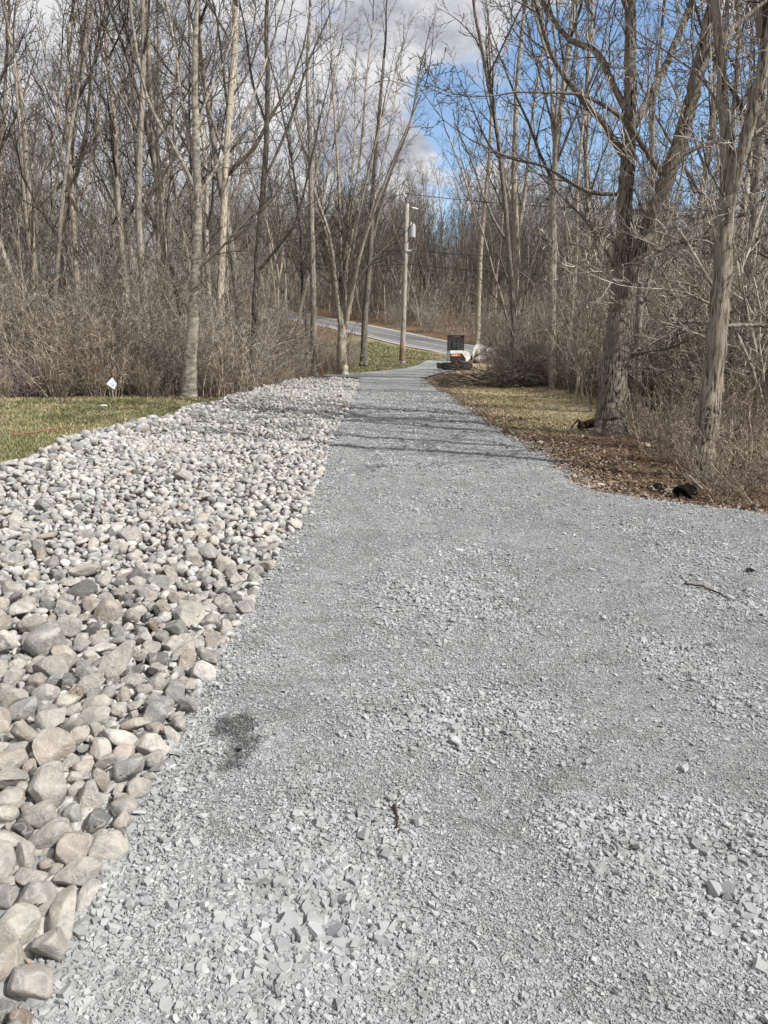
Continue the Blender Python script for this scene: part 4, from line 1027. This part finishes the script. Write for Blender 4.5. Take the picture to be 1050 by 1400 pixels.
MB().box((-.2, -.15, 1.5), (.45, .45, .14), None, .04).box((-.38, -.15, 1.8), (.12, .45, .6), None, .04).build('seat', M['black_rubber'], EX)
bo = MB(); bo.prism([(1.02, .72), (1.18, .70), (1.34, 1.25), (1.62, 1.62), (1.62, 1.84), (1.46, 1.86), (1.20, 1.48)], -.11, .11); bo = bo.build('boom', M['white_paint'], EX)
MB().box((.98, 0, .82), (.32, .34, .36), None, .06).build('swing_post', M['dark_metal'], EX)
MB().prism([(1.58, 1.70), (1.66, 1.62), (2.05, 1.50), (2.30, 1.28), (2.34, 1.38), (2.12, 1.62), (1.66, 1.86)], -.08, .08).build('dipper_arm', M['white_paint'], EX)
MB().tube([(1.24, 0, .88), (1.8, 0, 1.16)], [.055, .055], 10).tube([(1.8, 0, 1.16), (2.9, 0, 2.0)], [.045, .04], 10).build('hydraulic_ram', M['dark_metal'], EX)
MB().prism([(2.28, 1.34), (2.55, 1.30), (2.72, 1.02), (2.60, .72), (2.30, .62), (2.16, .78), (2.44, .88), (2.5, 1.04), (2.36, 1.18)], -.24, .24).build('bucket', M['steel'], EX)

# ------------------------------------------------------------------ small things
sg = atd(153, 525, 23.6); gz0 = float(height(sg[0], 23.6))
S = empty('marker_sign', (sg[0], 23.6, gz0), radians(18)); tag(S, 'small white diamond sign on a post at the edge of the left thicket', 'sign'); zc = sg[2]-gz0
MB().tube([(0.01, .03, -.2), (0, .03, zc*.5), (.01, .03, zc+.1)], [.02, .02, .018], 8).build('post', M['bark_tan'], S, True)
w_, h_ = .155, .20
m_ = MB(); pr = [(-.155, .01), (.03, .20), (.145, .0), (.05, -.17)]; m_.prism([(a, b_+zc) for a, b_ in pr], -.006, .006); pan = m_.build('sign_panel', M['sign_white'], S)
m_ = MB()
for (a, b_, cx_, r_) in ((-.03, .03, .06, .5), (.03, .05, .05, -.6), (.0, -.03, .07, .1), (.05, -.02, .04, .9), (.02, -.07, .05, 0)): m_.box((a, -.0085, zc+b_), (cx_, .003, .016), (0, r_, 0))
m_.build('sign_mark', M['sign_blue'], pan)
def rockobj(name, label, px, py, r, mat, sc=(1, 1, .7), col=None, cat='rock', k=3):
    gx, gy = atg(px, py); me = mesh_np(name, SH[4][k]*np.array(sc)[None]*r, [ICO[4][1]], mat, True); o = link(name, me)
    o.location = (gx, gy, float(height(gx, gy))+r*sc[2]*.25); o.rotation_euler = (0, 0, .4)
    if col: o.color = (*col, 1)
    return tag(o, label, cat)
rockobj('rock', 'black rounded rock half buried at the gravel edge under brambles', 938, 672, .15, M['dark_rock'], (1, 1, 1.0))
rockobj('rock', 'smaller dark rock left of the black rounded rock', 902, 664, .10, M['dark_rock'], (1.2, .8, .9), k=7)
rockobj('rock', 'grey rock between the two dark rocks on the verge', 915, 668, .075, M['stone_obj'], (1.1, .9, .8), (.24, .22, .2), k=9)
rockobj('rock', 'small whitish stone lying in the grass below the diamond sign', 141, 557, .12, M['stone_obj'], (1.2, .8, .6), (.55, .52, .45), k=5)
rockobj('rock', 'small tan stone half buried in the earth at the gravel edge', 821, 662, .06, M['stone_obj'], (1, .8, .8), (.36, .27, .2), k=11)
def stick(name, label, pts, r, mat, cat='stick', k=7):
    n = len(pts); m_ = MB(); C = catmull(pts, 5); C[1:-1] += RNG.normal(0, r*.3, (len(C)-2, 3)); m_.tube([tuple(c) for c in C], list(np.linspace(r, r*.45, len(C))), k)
    return tag(m_.build(name, mat, None, True), label, cat)
def gp(px, py, dz): a = atg(px, py); return (a[0], a[1], float(height(a[0], a[1]))+dz)
stick('stick', 'long reddish stick lying on the lawn beside the cobbles', [gp(18, 600, .04), gp(55, 596, .05), gp(90, 590, .07), gp(125, 586, .03)], .016, M['red_stick'])
def dp(px, py, dz): a = atg(px, py); return (a[0], a[1], float(drive_z(a[0], a[1]))+dz)
stick('stick', 'dark twig lying on the gravel at the right of the drive', [dp(935, 806, .012), dp(960, 812, .02), dp(985, 822, .015), dp(1003, 832, .01)], .007, M['rot'])
stick('stick', 'dark slender twig standing out on the gravel near the bottom', [dp(539, 1113, .006), dp(542, 1128, .012), dp(545, 1150, .006)], .006, M['rot'])
stick('stick', 'thin dark branch lying across the brambles at the right edge', [gp(935, 625, .45), gp(965, 632, .5), gp(1000, 640, .42), gp(1060, 660, .3)], .016, M['rot'])
a = gp(888, 612, .05); m_ = MB(); m_.box((0, 0, .03), (.26, .14, .04), (.2, .12, 0), .012); o = m_.build('wood_scrap', M['cut_wood'], None); o.location = a; o.rotation_euler = (0, 0, .4); tag(o, 'pale cut wood scrap lying in the litter under the brush', 'wood scrap')
# rotted stump roots left of the forked tree
a = gp(803, 584, 0); st = {}; m_ = MB()
for k in range(16):
    an = U(0, 6.28); L_ = U(.2, .5); m_.tube([(U(-.2, .2), U(-.08, .08), U(.02, .12)), (cos(an)*L_*.6, sin(an)*L_*.3, U(.06, .2)), (cos(an)*L_, sin(an)*L_*.6, U(-.02, .1))], [U(.03, .07), U(.02, .05), .012], 7)
o = m_.build('rotten_stump', M['rot'], None, True); o.location = a; tag(o, 'dark torn root clump lying left of the forked tree', 'root clump')
# pile of cut brush by the excavator
a = atg(690, 528); out = {}
c = dict(seg=[6, 4, 3], wob=[.1, .2, .25], up=[-.03, 0, .0], tip=[.35, .5, .7], rmin=.006, max=2, nc=[6, 4, 0], t0=[.3, .1, 0], ang=[(.3, .8), (.4, 1), (0, 0)], ratio=[.4, .5, .5], slim=.01)
for k in range(80): grow(out, (U(-1.9, 2.0), U(-.8, .8), U(.0, .55)), nrm((random.choice((-1, 1))*U(.5, 1), U(-.5, .5), U(-.05, .35))), U(.9, 2.4), U(.012, .035), 0, c)
v, f = tubes([p for L in out.values() for p in L]); o = link('brush_pile', mesh_np('brush_pile', v, f, M['twig'], True, {'tone': ('FLOAT', tubes.tone)})); o.location = (a[0], a[1]+.4, float(height(a[0], a[1]))); tag(o, 'dark pile of cut branches in front of the excavator', 'brush pile')

# ------------------------------------------------------------------ sun, sky, camera
SD = nrm((.87, -.49, 0)); EL = radians(43)
sd = (SD[0]*cos(EL), SD[1]*cos(EL), sin(EL))
sun = bpy.data.lights.new('sun', 'SUN'); sun.energy = 5.0; sun.angle = radians(.42); sun.color = (1, .965, .92)
so = bpy.data.objects.new('sun', sun); COL.objects.link(so)
from mathutils import Vector
so.rotation_euler = Vector((-sd[0], -sd[1], -sd[2])).to_track_quat('-Z', 'Y').to_euler(); so.location = (20, -20, 40)
w = bpy.data.worlds.new('World'); scene.world = w; w.use_nodes = True; nt = w.node_tree; nt.nodes.clear(); g = G(nt)
out = g.n('OutputWorld'); sky = g.n('TexSky', sky_type='NISHITA'); sky.sun_disc = False; sky.sun_elevation = EL; sky.sun_rotation = math.atan2(sd[0], sd[1]); sky.air_density = 1.0; sky.dust_density = .4; sky.ozone_density = 2.0
bg1 = g.n('Background'); bg1.inputs[1].default_value = .145; g.l(sky.outputs[0], bg1.inputs[0])
tc = g.n('TexCoord'); sx = g.n('SeparateXYZ'); g.l(tc.outputs['Generated'], sx.inputs[0])
zz = g.math('ADD', g.math('MAXIMUM', sx.outputs[2], 0), .22)
cb = g.n('CombineXYZ'); g.l(g.math('DIVIDE', sx.outputs[0], zz), cb.inputs[0]); g.l(g.math('DIVIDE', sx.outputs[1], zz), cb.inputs[1])
v = cb.outputs[0]
dens = g.math('ADD', g.noise(v, 3.6, 9, .6), .06)
for px, py, wd, k in ((618, 150, .045, .62), (628, 200, .04, .5), (590, 125, .03, .4), (770, 165, .06, .55), (830, 130, .07, .6), (960, 190, .08, .6), (740, 60, .05, .5), (900, 60, .07, .5), (1010, 120, .05, .5), (610, 315, .05, .4), (860, 210, .05, .45)):
    d = nrm(ray(px, py)); dt = g.n('VectorMath', operation='DOT_PRODUCT'); g.l(tc.outputs['Generated'], dt.inputs[0]); dt.inputs[1].default_value = d
    nn = g.n('VectorMath', operation='NORMALIZE')
    hole = g.math('POWER', 2.718, g.math('MULTIPLY', g.math('SUBTRACT', dt.outputs['Value'], 1), 2/(wd*wd)))
    dens = g.math('SUBTRACT', dens, g.math('MULTIPLY', hole, k*.62))
cov = g.ramp(dens, [(.28, 0.0), (.46, 1.0)])
shade = g.noise(v, 2.6, 8, .62)
ccol = g.ramp(shade, [(.34, (.46, .47, .55)), (.45, (.76, .77, .83)), (.55, (1.08, 1.08, 1.10))])
bg2 = g.n('Background'); bg2.inputs[1].default_value = .61; g.l(ccol, bg2.inputs[0])
mx = g.n('MixShader'); g.l(cov, mx.inputs[0]); g.l(bg1.outputs[0], mx.inputs[1]); g.l(bg2.outputs[0], mx.inputs[2]); g.l(mx.outputs[0], out.inputs[0])
cam = bpy.data.cameras.new('camera'); cam.sensor_fit = 'VERTICAL'; cam.sensor_height = 24; cam.lens = 24*F/1400; cam.clip_end = 3000; cam.clip_start = .05
co = bpy.data.objects.new('camera', cam); COL.objects.link(co); co.location = (0, 0, EYE); co.rotation_euler = (pi/2-PITCH, 0, 0); scene.camera = co
scene.view_settings.view_transform = 'Standard'; scene.view_settings.look = 'None'; scene.view_settings.exposure = .33; scene.view_settings.gamma = 1
scene.cycles.max_bounces = 6; scene.cycles.diffuse_bounces = 3; scene.cycles.use_adaptive_sampling = True
